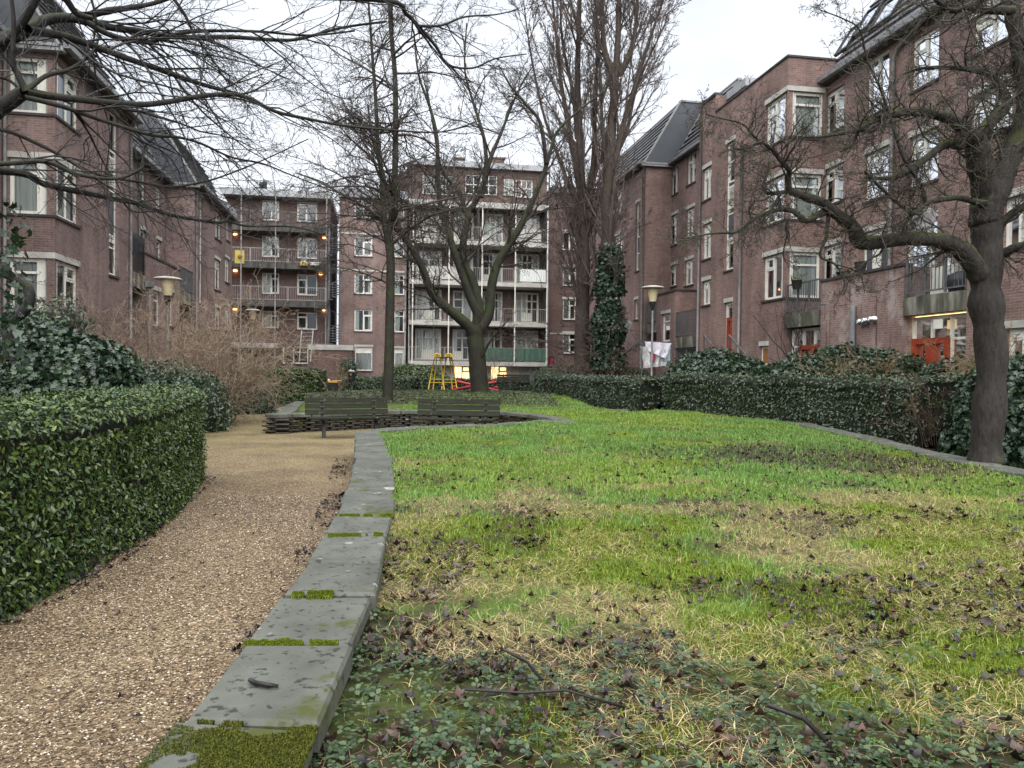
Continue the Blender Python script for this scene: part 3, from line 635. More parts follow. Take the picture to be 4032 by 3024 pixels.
# spiral stair beside the gallery
sx, sy = V(1302), UF - 1.5
ST = empty('spiral_stair', BF @ Vector((sx, sy, 0)), YAW, 'dark metal spiral escape stair at the end of the galleries', 'staircase')
mb = MB(); mb.tube([(0, 0, 0), (0, 0, ztop - 2)], .08, 8); mb.build('pole', M['rail'], ST)
mb = MB(); n = 58
for k in range(n):
    an = k * .39; z = .9 + k * .2
    if z > ztop - 2.2: break
    c, s = math.cos(an), math.sin(an); c2, s2 = math.cos(an + .42), math.sin(an + .42)
    mb.hexa([(0, 0, z), (1.05 * c, 1.05 * s, z), (1.05 * c2, 1.05 * s2, z), (.02, .02, z), (0, 0, z + .04), (1.05 * c, 1.05 * s, z + .04), (1.05 * c2, 1.05 * s2, z + .04), (.02, .02, z + .04)])
    mb.bar((1.03 * c, 1.03 * s, z), (1.03 * c, 1.03 * s, z + 1.0), .025)
    mb.bar((1.03 * c, 1.03 * s, z + 1.0), (1.03 * c2, 1.03 * s2, z + 1.2), .035)
mb.build('steps', M['rail'], ST)
# middle brick block
MBk, MO = broot('brick_block', V(1450), UF, 'flat-roofed brick block with white string courses behind the slim tree', 'apartment block')
v0, v1 = V(1335), V(1603); ztop = Z(782, 1450)
ops = []
for y0, y1 in ((786, 860), (930, 1009), (1078, 1157), (1218, 1304)):
    ops += [fF.px(1395, 1466, y0, y1, cols=[(.5, [], 'g'), (.5, [.76], 'sg')], lint=0, cur='sides' if y0 > 1000 else None, room=.8), fF.px(1552, 1592, y0 + 4, y1 + 4, cols=TOP, lint=0, cur='half', room=.8)]
ops += [fF.px(1397, 1466, 1366, 1460, cols=[(1, [.78], 'gp')], cur='full', room=.8), fF.px(1552, 1590, 1372, 1445, cols=[(1, [.8], 'gp')], cur='full', room=.8)]
mb = MB(); wall(mb, fF, v0, v1, 0, ztop, ops); mb.quad((v0, UF, 0), (v0, UF + 9, 0), (v0, UF + 9, ztop), (v0, UF, ztop)); mb.quad((v1, UF, 0), (v1, UF + 9, 0), (v1, UF + 9, ztop), (v1, UF, ztop)); mb.quad((v0, UF + 9, 0), (v1, UF + 9, 0), (v1, UF + 9, ztop), (v0, UF + 9, ztop))
mb.build('wall', M['brick_l'], MBk, MO)
for o in ops: window(MBk, fF, o, MO)
mb = MB(); mb.box(v0 - .05, v1, UF - .3, UF + 9, ztop + .003, ztop + .62); mb.build('roof', M['fascia'], MBk, MO)
for ny in (921, 1066): mb = MB(); mb.box(v0, v1, UF - .03, UF + .01, Z(ny, 1450) - .06, Z(ny, 1450) + .06); mb.build('string_course', M['lintel'], MBk, MO)
downpipe(MBk, [(v1 - .1, UF - .09, .2), (v1 - .1, UF - .09, ztop)], MO, .06, M['rail_w'])
# low brick shed in front of it
SX0, SX1 = on_u(UF - 5, 1215, 1400)[0], on_u(UF - 5, 1385, 1400)[0]; zs = on_u(UF - 5, 1300, 1378)[1]
SH = empty('brick_shed', BF @ Vector((SX0, UF - 5, 0)), YAW, 'low brick shed with a pale roof edge under the galleries', 'shed')
mb = MB(); L = SX1 - SX0; mb.box(0, L, 0, 4.5, 0, zs); mb.build('wall', M['brick_f'], SH)
mb = MB(); mb.box(-.08, L + .08, -.08, 4.6, zs + .003, zs + .36); mb.build('roof', M['white2'], SH)
# central white balcony block
CB, CO = broot('balcony_block', V(1890), UF, 'older block with white balconies on slim posts and a brick attic, behind the forked tree', 'apartment block')
v0, v1 = V(1612), V(2150); uw = UF + 1.1; fC = Fac('F', uw)
zr = Z(665, 1890); zc = Z(806, 1890)
att = [fF.px(x0, x1, 689, 766, cols=[(.25, [.5], 'gg')] * 4, lint=0, fm=M['white'], t=.07, room=.8) for x0, x1 in ((1664, 1790), (1832, 1958))] + [fF.px(1984, 2024, 702, 770, cols=[(.5, [.5], 'gg')] * 2, lint=0, cur='full', room=.8), fF.px(2030, 2098, 706, 778, cols=[(.33, [.5], 'gg'), (.33, [.5], 'gg'), (.34, [.5], 'gg')], lint=0, cur='half', cm=M['curtain_red'], room=.8)]
mb = MB(); wall(mb, fF, v0, v1, zc, zr, att)
slabs = [Z(y, 1890) for y in (957, 1114, 1270, 1424)]
back = []; zlev = [slabs[3]] + slabs[2::-1]
zlev = sorted(slabs)
for k, zb in enumerate(zlev):
    zt = zlev[k + 1] - .35 if k < 3 else zc - .4
    for (x0, x1, c) in ((1640, 1745, [(.25, [.75], 'gg'), (.25, [.3, .75], 'pgg'), (.25, [.3, .75], 'pgg'), (.25, [.75], 'gg')]), (1790, 1870, [(.5, [.25, .75], 'pgg'), (.5, [.75], 'gg')]), (1905, 1990, [(.33, [.25, .75], 'pgg'), (.33, [.75], 'gg'), (.34, [.75], 'gg')]), (2040, 2135, [(.25, [.75], 'gg'), (.25, [.3, .75], 'pgg'), (.25, [.3, .75], 'pgg'), (.25, [.75], 'gg')])):
        back.append(dict(a0=V(x0), a1=V(x1), z0=zb + .08, z1=min(zb + 2.55, zt), cols=c, sill=0, lint=0, t=.15, cur=('full', 'half', 'sides', 'halfr')[(k + int(x0)) % 4], room=.8))
wall(mb, fC, v0, v1, zlev[0], zc, back)
for v in (v0, v1):
    mb.quad((v, UF, 0), (v, UF + 11, 0), (v, UF + 11, zr), (v, UF, zr))
mb.quad((v0, UF + 11, 0), (v1, UF + 11, 0), (v1, UF + 11, zr), (v0, UF + 11, zr)); mb.quad((v0, UF, zc), (v1, UF, zc), (v1, uw, zc), (v0, uw, zc))
low = [fF.px(1671, 1745, 1436, 1520, cols=[(1, [], 'g')], cur='full', cm=M['curtain_d']), fF.px(1786, 1852, 1440, 1520, cols=TWO, lit=1), fF.px(1930, 2000, 1440, 1520, cols=TWO, lit=1), fF.px(2038, 2125, 1440, 1520, cols=[(1, [], 'g')], cur='full')]
for o in low: o.update(lint=0, sill=0, room=.5)
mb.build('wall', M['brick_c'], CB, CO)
mb = MB(); wall(mb, fF, v0, v1, 0, zlev[0] - .33, low); mb.build('basement_wall', M['lintel'], CB, CO)
for o in att + low: window(CB, fF, o, CO)
for o in back: window(CB, fC, o, CO)
mb = MB(); mb.box(v0 - .2, v1 + .2, UF - .35, UF + 11, zr + .003, zr + .42); mb.build('roof', M['fascia'], CB, CO)
mb = MB(); mb.box(v0 - .1, v1 + .1, UF - .4, UF - .01, zc - .3, zc + .12); mb.build('cornice', M['white2'], CB, CO)
ub = UF - .95
for k, zb in enumerate(zlev):
    mb = MB(); mb.box(v0, v1, ub, uw - .01, zb - .32, zb); mb.build('balcony_slab', M['white2'] if k == 0 else M['lintel'], CB, CO)
    railing(CB, [(v0 + .05, ub + .06), (v1 - .05, ub + .06)], zb, zb + 1.05, CO, M['rail_w'], gap=.17, post=2.5)
    for nx in (1612 + 8, 1880, 2148):
        mb = MB(); mb.box(V(nx) - .05, V(nx) + .05, ub + .2, uw, zb, zlev[k + 1] - .33 if k < 3 else zc - .3); mb.build('partition', M['darkslab'], CB, CO)
for nx in (1625, 1765, 1893, 2022, 2146):
    mb = MB(); mb.tube([(V(nx), ub + .02, zlev[0] - .3), (V(nx), ub + .02, zc)], .05, 6); mb.build('post', M['white'], CB, CO)
def cloth(name, x0, x1, zb, m, h=.95):
    mb = MB(); n = 40
    for i in range(n):
        a = x0 + (x1 - x0) * i / n; b = x0 + (x1 - x0) * (i + 1) / n
        ya, yb = ub - .0 + .02 * math.sin(i * 1.7), ub + .02 * math.sin((i + 1) * 1.7)
        mb.quad((a, ya, zb + .1), (b, yb, zb + .1), (b, yb, zb + .1 + h), (a, ya, zb + .1 + h))
    mb.build(name, m, CB, CO)
cloth('balcony_screen', V(1904), V(2145), zlev[0], M['green_cloth'])
cloth('balcony_screen', V(2030), V(2120), zlev[3], M['white2'])
cloth('balcony_screen', V(1640), V(1800), zlev[2], M['white2'])
cloth('balcony_screen', V(1640), V(1755), zlev[3], M['white2'])
cloth('balcony_screen', V(2040), V(2140), zlev[2], M['curtain'])
for nx, w, h in ((1820, .35, 1.1), (1978, .55, 1.3)):
    mb = MB(); mb.box(V(nx) - w, V(nx) + w, UF + 3, UF + 3.6, zr + .4, zr + .4 + h); mb.box(V(nx) - w - .08, V(nx) + w + .08, UF + 2.9, UF + 3.7, zr + .403 + h, zr + .52 + h); mb.build('chimney', M['brick_c'], CB, CO)
# brick side wall strip at the left of the attic
mb = MB(); mb.box(V(1570), v0 - .02, UF + 1.5, UF + 8, ZF, Z(655, 1590)); mb.build('party_wall', M['brick_f'], CB, CO)
for nx in (1623, 1613, 2158): downpipe(CB, [(V(nx), UF - .1, .3), (V(nx), UF - .1, zr)], CO, .06, M['rail_w'])
# dark brick block on the right of it
DB, DO = broot('brick_block', V(2300), UF, 'plain dark brick block behind the poplars with a dark red door', 'apartment block')
v0, v1 = V(2160), V(2520); ztop = Z(765, 2250); ops = [fF.px(2216, 2269, y0, y1, cols=[(.5, [], 'g'), (.5, [.74], 'sg')], cur='half' if y0 > 1000 else None, room=.8) for y0, y1 in ((912, 985), (1050, 1125), (1178, 1259), (1313, 1392))]
rd = fF.px(2155 + 8, 2180, 1405, 1480, cols=ONE, sill=0, lint=0, room=.5)
mb = MB(); wall(mb, fF, v0, v1, 0, ztop, ops + [rd]); mb.quad((v0, UF, 0), (v0, UF + 9, 0), (v0, UF + 9, ztop), (v0, UF, ztop)); mb.quad((v0, UF + 9, 0), (v1, UF + 9, 0), (v1, UF + 9, ztop), (v0, UF + 9, ztop)); mb.quad((v1, UF, 0), (v1, UF + 9, 0), (v1, UF + 9, ztop), (v1, UF, ztop))
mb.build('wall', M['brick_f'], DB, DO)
for o in ops: window(DB, fF, o, DO)
mb = MB(); fF.box(mb, rd['a0'] + .05, rd['a1'] - .05, -.12, -.02, rd['z0'], rd['z1'] - .05); mb.build('door', M['curtain_red'], DB, DO)
mb = MB(); mb.box(v0 + .15, v1, UF - .3, UF + 9, ztop + .003, ztop + .5); mb.build('roof', M['grey_panel'], DB, DO)
mb = MB(); mb.box(v0 + .2, v1, UF - .03, UF + .01, Z(1312, 2200) - .08, Z(1312, 2200) + .03); mb.build('string_course', M['lintel'], DB, DO)
# ------------------------------------------------------------------ value noise for ground patches
_G = rng.random((64, 64))
def vn(x, y, f):
    x = np.asarray(x) * f + 1000.37; y = np.asarray(y) * f + 1000.71
    xi = np.floor(x).astype(int); yi = np.floor(y).astype(int); u = x - xi; v = y - yi
    u = u * u * (3 - 2 * u); v = v * v * (3 - 2 * v); g = lambda a, b: _G[a % 64, b % 64]
    return (g(xi, yi) * (1 - u) + g(xi + 1, yi) * u) * (1 - v) + (g(xi, yi + 1) * (1 - u) + g(xi + 1, yi + 1) * u) * v
def fbm(x, y, f): return .5 * vn(x, y, f) + .27 * vn(x, y, f * 2.1) + .15 * vn(x, y, f * 4.3) + .08 * vn(x, y, f * 8.7)
def sst(a, b, x): t = np.clip((np.asarray(x) - a) / (b - a), 0, 1); return t * t * (3 - 2 * t)
def inpoly(x, y, P):
    x = np.asarray(x); y = np.asarray(y); r = np.zeros(x.shape, bool); n = len(P)
    for i in range(n):
        x0, y0 = P[i]; x1, y1 = P[(i + 1) % n]
        c = ((y0 > y) != (y1 > y)) & (x < (x1 - x0) * (y - y0) / (y1 - y0 + 1e-12) + x0); r ^= c
    return r
ZC = .45
# near wall: left and right edge of the coping, measured on the coping plane
edgeL = [(235, 1659), (390, 1553), (525, 1393), (608, 1281), (663, 1211), (695, 1158), (720, 1113), (752, 1040), (765, 985), (766, 932)]
edgeR = [(655, 1600), (690, 1567), (765, 1393), (812, 1281), (828, 1213), (838, 1155), (850, 1113), (853, 1035), (848, 985), (820, 929)]
EL = [dl(x, y, ZC).to_2d() for x, y in edgeL]; ER = [dl(x, y, ZC).to_2d() for x, y in edgeR]
EL = [Vector((EL[0].x + .12, .2))] + EL[1:]; ER = [Vector((ER[1].x + .12, .2))] + ER[1:]
rim = [dl(x, y, ZC).to_2d() for x, y in ((900, 922), (1060, 917), (1200, 906))]
rear = [dl(x, y, ZC).to_2d() for x, y in ((1217, 912), (1200, 906), (1137, 894), (1074, 889), (970, 886.5), (870, 887.5), (770, 890), (683, 892.5), (590, 895.5))]
armO = [dl(590, 895.5, ZC).to_2d(), Vector((-5.95, 19.6)), Vector((-6.5, 22)), Vector((-7.0, 24.6))]
def resample(P, step):
    P = [Vector(p) for p in P]; out = [P[0].copy()]; acc = 0
    L = [0]
    for a, b in zip(P[:-1], P[1:]): L.append(L[-1] + (b - a).length)
    n = max(1, round(L[-1] / step))
    res = []
    for k in range(n + 1):
        t = L[-1] * k / n; i = 0
        while i < len(L) - 2 and L[i + 1] < t: i += 1
        f = (t - L[i]) / max(1e-9, L[i + 1] - L[i]); res.append(P[i].lerp(P[i + 1], min(f, 1)))
    return res
def catmull(P, k=4):
    P = [np.asarray(p, float) for p in P]; out = []
    for i in range(len(P) - 1):
        p0 = P[max(i - 1, 0)]; p1 = P[i]; p2 = P[i + 1]; p3 = P[min(i + 2, len(P) - 1)]
        for j in range(k):
            t = j / k; out.append(.5 * (2 * p1 + (p2 - p0) * t + (2 * p0 - 5 * p1 + 4 * p2 - p3) * t * t + (3 * p1 - p0 - 3 * p2 + p3) * t ** 3))
    out.append(P[-1]); return out

def slabmat(name, base, moss=(.10, .13, .012), amt=.60):
    m, n, l, b = nt(name)
    co = n.new('ShaderNodeTexCoord').outputs['Object']
    t = noise(n, l, co, 3.2, 8, .6); r = ramp(n, [(.3, tuple(x * .62 for x in base)), (.55, base), (.75, tuple(x * 1.3 for x in base))]); l.new(t.outputs[0], r.inputs[0])
    t3 = noise(n, l, co, 30, 3, .5); r3 = ramp(n, [(.33, (.32, .32, .32)), (.42, (1, 1, 1))]); l.new(t3.outputs[0], r3.inputs[0])
    g = n.new('ShaderNodeNewGeometry'); rr = ramp(n, [(0, (.62, .66, .62)), (1, (1.3, 1.3, 1.3))]); l.new(g.outputs['Random Per Island'], rr.inputs[0])
    c = mixc(n, l, 1, r.outputs[0], r3.outputs[0], 'MULTIPLY'); c = mixc(n, l, 1, c, rr.outputs[0], 'MULTIPLY')
    t6 = noise(n, l, co, 8, 2, .4); r6_ = ramp(n, [(.70, (0, 0, 0)), (.73, (.8, .8, .8))]); l.new(t6.outputs[0], r6_.inputs[0]); c = mixc(n, l, r6_.outputs[0], c, (.33, .35, .30))
    t2 = noise(n, l, co, 2.6, 7, .62); r2 = ramp(n, [(amt, (0, 0, 0)), (amt + .08, (1, 1, 1))]); l.new(t2.outputs[0], r2.inputs[0])
    l.new(mixc(n, l, r2.outputs[0], c, moss), b.inputs['Base Color'])
    b.inputs['Roughness'].default_value = .62; b.inputs['Specular IOR Level'].default_value = .35
    t4 = noise(n, l, co, 90, 6, .7); addbump(n, l, b, t4.outputs[0], .35, .008); return m
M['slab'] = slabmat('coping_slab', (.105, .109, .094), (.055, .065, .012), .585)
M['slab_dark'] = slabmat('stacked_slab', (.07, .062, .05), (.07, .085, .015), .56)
M['moss'] = mat('moss', [(.09, .13, .008), (.20, .25, .02)], 25, .9, 1, 160)
def slab(mb, a, b, c, d, z0, z1, g=.013):
    """coping slab between the left edge a-b and the right edge d-c, with eased top edges"""
    a, b, c, d = [Vector(p) for p in (a, b, c, d)]; m = (a + b + c + d) / 4
    s = lambda p, k: p + (m - p).normalized() * k
    q0 = [s(p, g) for p in (a, b, c, d)]; q1 = [s(p, g + .018) for p in (a, b, c, d)]
    t = random.uniform(-.012, .008); zz = [z1 + t + random.uniform(-.006, .006) for _ in range(4)]
    ja = Vector((random.uniform(-.016, .016), random.uniform(-.006, .006))); a, b, c, d = a + ja, b + ja, c + ja, d + ja; q0 = [s(p, g) for p in (a, b, c, d)]; q1 = [s(p, g + .02) for p in (a, b, c, d)]
    n = len(mb.v)
    mb.v += [(p.x, p.y, z0) for p in q0] + [(p.x, p.y, z - .014) for p, z in zip(q0, zz)] + [(p.x, p.y, z) for p, z in zip(q1, zz)]
    for k in range(4):
        k2 = (k + 1) % 4
        mb.f += [(n + k, n + k2, n + 4 + k2, n + 4 + k), (n + 4 + k, n + 4 + k2, n + 8 + k2, n + 8 + k)]; mb.m += [0, 0]
    mb.f.append((n + 8, n + 9, n + 10, n + 11)); mb.m.append(0)
def stack(mb, P, z0, z1, side, rows=7, step=.27, w=.3):
    """courses of flat slabs laid with open joints along P; side=+1 puts the body on the left of the line"""
    h = (z1 - z0) / rows
    for r in range(rows):
        Q = resample(P, step); L = len(Q)
        for i in range(L - 1):
            a = Q[i]; b = Q[i + 1]; d = (b - a); ln = d.length; d.normalize(); nrm = Vector((-d.y, d.x)) * side
            sh = (.5 if r % 2 else 0) * ln; a2 = a + d * sh; ins = random.uniform(0, .03) + (.05 if (i + r) % 2 else 0); sh += random.uniform(-.02, .02); a2 = a + d * sh
            p = a2 + nrm * (.03 + ins) + d * .012; q = a2 + d * (ln - .03) + nrm * (.03 + ins + random.uniform(-.012, .012))
            zz = z0 + r * h; t = random.uniform(-.004, .004)
            mb.hexa([(p.x, p.y, zz + .004), (q.x, q.y, zz + .004 + t), (q.x + nrm.x * w, q.y + nrm.y * w, zz + .004), (p.x + nrm.x * w, p.y + nrm.y * w, zz + .004),
                     (p.x, p.y, zz + h - .012 + t), (q.x, q.y, zz + h - .012), (q.x + nrm.x * w, q.y + nrm.y * w, zz + h - .012), (p.x + nrm.x * w, p.y + nrm.y * w, zz + h - .012)])
def wallthing(label, Lp, Rp, side, joints=None, step=.62, face=None):
    n = empty('retaining_wall', (0, 0, 0), 0, label, 'wall', 'slab walls round the lawn')
    if joints is None:
        A = resample(Lp, step); B = resample(Rp, (sum((b - a).length for a, b in zip(Rp[:-1], Rp[1:]))) / (len(A) - 1))
    else: A, B = joints
    for i in range(len(A) - 1):
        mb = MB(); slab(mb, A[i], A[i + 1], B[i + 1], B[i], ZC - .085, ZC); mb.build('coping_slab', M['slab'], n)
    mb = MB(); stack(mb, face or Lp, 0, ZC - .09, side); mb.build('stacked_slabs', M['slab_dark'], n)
    return n
off2 = lambda P, d: [Vector(p) + (lambda t: Vector((-t.y, t.x)))((Vector(P[min(i + 1, len(P) - 1)]) - Vector(P[max(i - 1, 0)])).normalized()) * d for i, p in enumerate(P)]
# joints: measured for the first seven slabs, then every 0.6 m
JL = [EL[0].lerp(EL[1], .45), *EL[1:7]]; JR = [ER[0].lerp(ER[1], .45), *ER[1:7]]
tl = resample(EL[6:], .62); tr = resample(ER[6:], .62); k = min(len(tl), len(tr))
tr = resample(ER[6:], sum((b - a).length for a, b in zip(ER[6:-1], ER[7:])) / (len(tl) - 1))
JL = [EL[0]] + JL + tl[1:]; JR = [ER[0]] + JR + tr[1:]
W1 = wallthing('low slab wall with mossy coping curving away beside the gravel path', EL, ER, -1, (JL, JR))
rimP = [ER[-1].lerp(EL[-1], 0.0)] + rim + [rear[0]]
rimF = off2([EL[-1]] + rim + [rear[0] + Vector((-.1, -.1))], .02)
wallthing('low slab wall sunk in the grass in front of the benches', off2(rimP, .2), off2(rimP, -.2), -1)
rearB = off2(rear, -.42)
armI = [Vector((-5.2, 17.9)), Vector((-5.5, 19.6)), Vector((-6.08, 22)), Vector((-6.58, 24.6))]
W3 = wallthing('curved wall of stacked slabs behind the two benches', rear, rearB, -1, step=.5)
wallthing('slab wall arm with grey coping running back from the curved bench wall', armO, armI, -1, step=.55)
right = [dl(x, y, ZC).to_2d() for x, y in ((2330, 1062), (2212, 1025), (2000, 985), (1850, 945), (1700, 912), (1600, 897))]
right = [Vector((6.3, 1.0)), Vector((5.95, 4.5))] + right[1:] + [Vector((5.3, 21.3)), Vector((4.4, 22.2))]
rightO = off2(right, -.42)
wallthing('long slab wall edging the lawn along the hedge and the mossy tree', right, rightO, 1, face=rightO)
lawnP = [tuple(p) for p in off2(ER, .06)] + [tuple(p + Vector((0, .12))) for p in rim] + [tuple(rear[0] + Vector((.25, 0)))] + [tuple(p) for p in off2(rear, -.38)[1:]] + [tuple(p) for p in armI[1:]] + \
    [(-7.4, 28), (-6.5, 33), (-4, 35.2), (0, 35.4), (1.4, 34), (2.1, 28), (2.35, 24), (2.55, 21.6), (3.2, 20.4), (4.2, 21.6)] + [tuple(p) for p in off2(list(reversed(right)), .04)[1:]]
def lawn_z(x, y):
    x = np.asarray(x, float); y = np.asarray(y, float)
    z = .335 + .08 * sst(3, 7, y) + .15 * sst(19, 30, y) + .05 * np.exp(-((x - 3.2) ** 2 / 6 + (y - 16) ** 2 / 30)) + .05 * (fbm(x, y, .8) - .5) + .05 * (fbm(x + 9, y, 3.5) - .5)
    return z
# patch fields: 0..1
def fields(x, y):
    n1 = fbm(x, y, .9); n2 = fbm(x + 31, y + 7, 1.7); n3 = fbm(x - 13, y + 40, 2.6)
    straw = sst(.44, .62, n2 + .14 * np.exp(-((y - 4.2) / 1.5) ** 2) - .17 * sst(5.5, 8, y) - .05 * sst(3.0, 2.3, y))
    cover = sst(.44, .60, n3 * 1.05 - .04 + .22 * sst(3.1, 2.2, y) * sst(-.9, .9, x) - .3 * sst(2.9, 4.2, y))
    moss = sst(.50, .60, n1 + .24 * np.exp(-(((x + .35) / .6) ** 2 + ((y - 2.7) / .6) ** 2)) + .17 * np.exp(-(((x - 1.9) / .8) ** 2 + ((y - 3.75) / .55) ** 2)) - .12 * sst(5, 9, y))
    heap = np.exp(-(((x - 3.7) / 1.9) ** 2 + ((y - 10.3) / 1.5) ** 2)) + .8 * np.exp(-(((x - 4.6) / 1.0) ** 2 + ((y - 8.9) / .8) ** 2))
    dirt = np.clip(sst(.44, .64, fbm(x + 5, y - 22, 2.1) + .13 * sst(3.1, 2.3, y) - .14 * sst(5.4, 7.5, y)) + sst(.3, .8, heap * (.5 + n2)) + sst(21.5, 25.5, y + 1.2 * n1 + .3 * (x + 3)) * .85 * (x < 1.5), 0, 1)
    return straw, cover, moss, dirt, heap
def groundcol(x, y):
    s, c, m, d, h = fields(x, y); n = fbm(x, y, 6)[:, None]; n0 = fbm(x + 3, y + 3, .5)[:, None]
    g = np.array([.062, .115, .018]) * (.6 + .8 * n) * (.8 + .4 * n0) + np.array([.04, .03, 0]) * n0
    L = lambda a, b, t: a * (1 - t[:, None]) + b * t[:, None]
    q = L(g, np.array([.15, .125, .055]) * (.6 + .7 * n), s * .8); q = L(q, np.array([.12, .165, .012]) * (.6 + .8 * n), m * .85)
    q = L(q, np.array([.036, .027, .018]) * (.6 + .8 * n), np.clip(np.maximum(d, c * .7) * .85, 0, 1)); return q
M['lawn'] = attrmat('lawn_soil', .9); addb = M['lawn'].node_tree
_n, _l = addb.nodes, addb.links; _co = _n.new('ShaderNodeTexCoord').outputs['Object']; _t = noise(_n, _l, _co, 60, 6, .7); addbump(_n, _l, _n['Principled BSDF'], _t.outputs[0], .8, .02)
st_ = .1
gx = np.arange(-9, 8, st_); gy = np.arange(.2, 36, st_); X, Y = np.meshgrid(gx, gy); Zg = lawn_z(X, Y)
ins = inpoly(X + st_ / 2, Y + st_ / 2, lawnP)[:-1, :-1]; idx = np.arange(X.size).reshape(X.shape)
F = np.stack([idx[:-1, :-1][ins], idx[:-1, 1:][ins], idx[1:, 1:][ins], idx[1:, :-1][ins]], 1)
use, inv = np.unique(F, return_inverse=True); F = inv.reshape(F.shape)
xs, ys = X.ravel()[use], Y.ravel()[use]
tag(np_mesh('lawn', np.stack([xs, ys, Zg.ravel()[use]], 1), F, M['lawn'], colors=groundcol(xs, ys), smooth=True), kind='structure')
# gravel path sheet and wider ground
def gravel():
    m, n, l, b = nt('gravel')
    co = n.new('ShaderNodeTexCoord').outputs['Object']
    v = n.new('ShaderNodeTexVoronoi'); v.inputs['Scale'].default_value = 75; l.new(co, v.inputs['Vector'])
    sp = n.new('ShaderNodeSeparateColor'); l.new(v.outputs['Color'], sp.inputs[0])
    r = ramp(n, [(0, (.045, .034, .022)), (.35, (.14, .10, .06)), (.7, (.26, .20, .125)), (.93, (.35, .28, .18)), (1, (.55, .48, .37))]); l.new(sp.outputs[0], r.inputs[0])
    t = noise(n, l, co, .55, 6, .6); r2 = ramp(n, [(.3, (.55, .5, .46)), (.6, (1.1, 1.05, 1))]); l.new(t.outputs[0], r2.inputs[0])
    c = mixc(n, l, 1, r.outputs[0], r2.outputs[0], 'MULTIPLY')
    # moss and fines far along the path, dark earth by the hedges
    sx = n.new('ShaderNodeSeparateXYZ'); l.new(co, sx.inputs[0])
    mr = n.new('ShaderNodeMapRange'); mr.inputs[1].default_value = 9.; mr.inputs[2].default_value = 16; l.new(sx.outputs[1], mr.inputs[0])
    t2 = noise(n, l, co, 1.1, 7, .65); ml = n.new('ShaderNodeMath'); ml.operation = 'MULTIPLY'; l.new(mr.outputs[0], ml.inputs[0])
    r3 = ramp(n, [(.35, (0, 0, 0)), (.68, (.8, .8, .8))]); l.new(t2.outputs[0], r3.inputs[0]); l.new(r3.outputs[0], ml.inputs[1])
    c = mixc(n, l, ml.outputs[0], c, (.235, .21, .085))
    l.new(c, b.inputs['Base Color']); b.inputs['Roughness'].default_value = .75; b.inputs['Specular IOR Level'].default_value = .3
    addbump(n, l, b, v.outputs['Distance'], 1, .012); return m
M['gravel'] = gravel()
M['earth'] = mat('wet_earth', [(.022, .017, .012), (.06, .045, .028), (.05, .055, .02)], 1.4, .9, .8, 30)
mb = MB(); mb.quad((-160, -60, -.03), (160, -60, -.03), (160, 260, -.03), (-160, 260, -.03)); tag(mb.build('ground', M['earth']), kind='structure')
pathP = [(-3.1, .2), (-3.05, 2), (-3.1, 5), (-3.3, 6.4), (-4.3, 10.2), (-5.6, 13), (-7.1, 16.8), (-8.2, 21), (-8.8, 25), (-9, 34), (-7.5, 36), (1.2, 36), (1.2, 14), (-.4, 14.5), (-2.1, 12.9), (-2, 9), (-.3, .2)]
st_ = .15
X, Y = np.meshgrid(np.arange(-10, 2, st_), np.arange(.0, 36.5, st_)); ins = inpoly(X + st_ / 2 + .1 * (fbm(X, Y, 2) - .5) * 3, Y + st_ / 2, pathP)[:-1, :-1]
idx = np.arange(X.size).reshape(X.shape); F = np.stack([idx[:-1, :-1][ins], idx[:-1, 1:][ins], idx[1:, 1:][ins], idx[1:, :-1][ins]], 1)
use, inv = np.unique(F, return_inverse=True); F = inv.reshape(F.shape); xs, ys = X.ravel()[use], Y.ravel()[use]
tag(np_mesh('gravel_path', np.stack([xs, ys, .012 * fbm(xs, ys, 2)], 1), F, M['gravel'], smooth=True), kind='structure')
# loose stones on the near path
def scatter(n, x0, x1, y0, y1, P, power=1.0):
    u = rng.random(n); y = y0 * (y1 / y0) ** u if power else y0 + (y1 - y0) * u
    x = x0 + (x1 - x0) * rng.random(n); k = inpoly(x, y, P); return x[k], y[k]
def instance(base, tris, x, y, z, sc_, rz, tilt=None, sz=None):
    """stamp small base meshes; base (k,3), tris (m,3)"""
    n = len(x); c, s = np.cos(rz), np.sin(rz); b = base[None] * sc_[:, None, None]
    if sz is not None: b[:, :, 2] *= sz[:, None]
    if tilt is not None:
        ct, st2 = np.cos(tilt), np.sin(tilt); yy = b[:, :, 1] * ct[:, None] - b[:, :, 2] * st2[:, None]; zz = b[:, :, 1] * st2[:, None] + b[:, :, 2] * ct[:, None]
        b = np.stack([b[:, :, 0], yy, zz], 2)
    X = b[:, :, 0] * c[:, None] - b[:, :, 1] * s[:, None] + x[:, None]; Yv = b[:, :, 0] * s[:, None] + b[:, :, 1] * c[:, None] + y[:, None]
    Vv = np.stack([X, Yv, b[:, :, 2] + z[:, None]], 2); F = tris[None] + (np.arange(n) * len(base))[:, None, None]
    return Vv.reshape(-1, 3), F.reshape(-1, tris.shape[1])
octa = np.array([[1, 0, .1], [.1, .8, 0], [-1, .1, -.05], [-.1, -.75, 0], [.1, .05, .55], [0, 0, -.5]]); otri = np.array([[0, 1, 4], [1, 2, 4], [2, 3, 4], [3, 0, 4]])
x, y = scatter(60000, -3.4, .0, 2.2, 9, pathP); n = len(x)
M['pebble'] = leafmat('pebbles', [(.035, .025, .016), (.10, .07, .042), (.16, .115, .068), (.24, .18, .11), (.34, .265, .17), (.6, .54, .45)], .55, .35)
Vp, Fp = instance(octa, otri, x, y, np.full(n, .008), rng.uniform(.0035, .0085, n) * (.8 + .06 * y), rng.uniform(0, 6.3, n), rng.normal(0, .3, n))
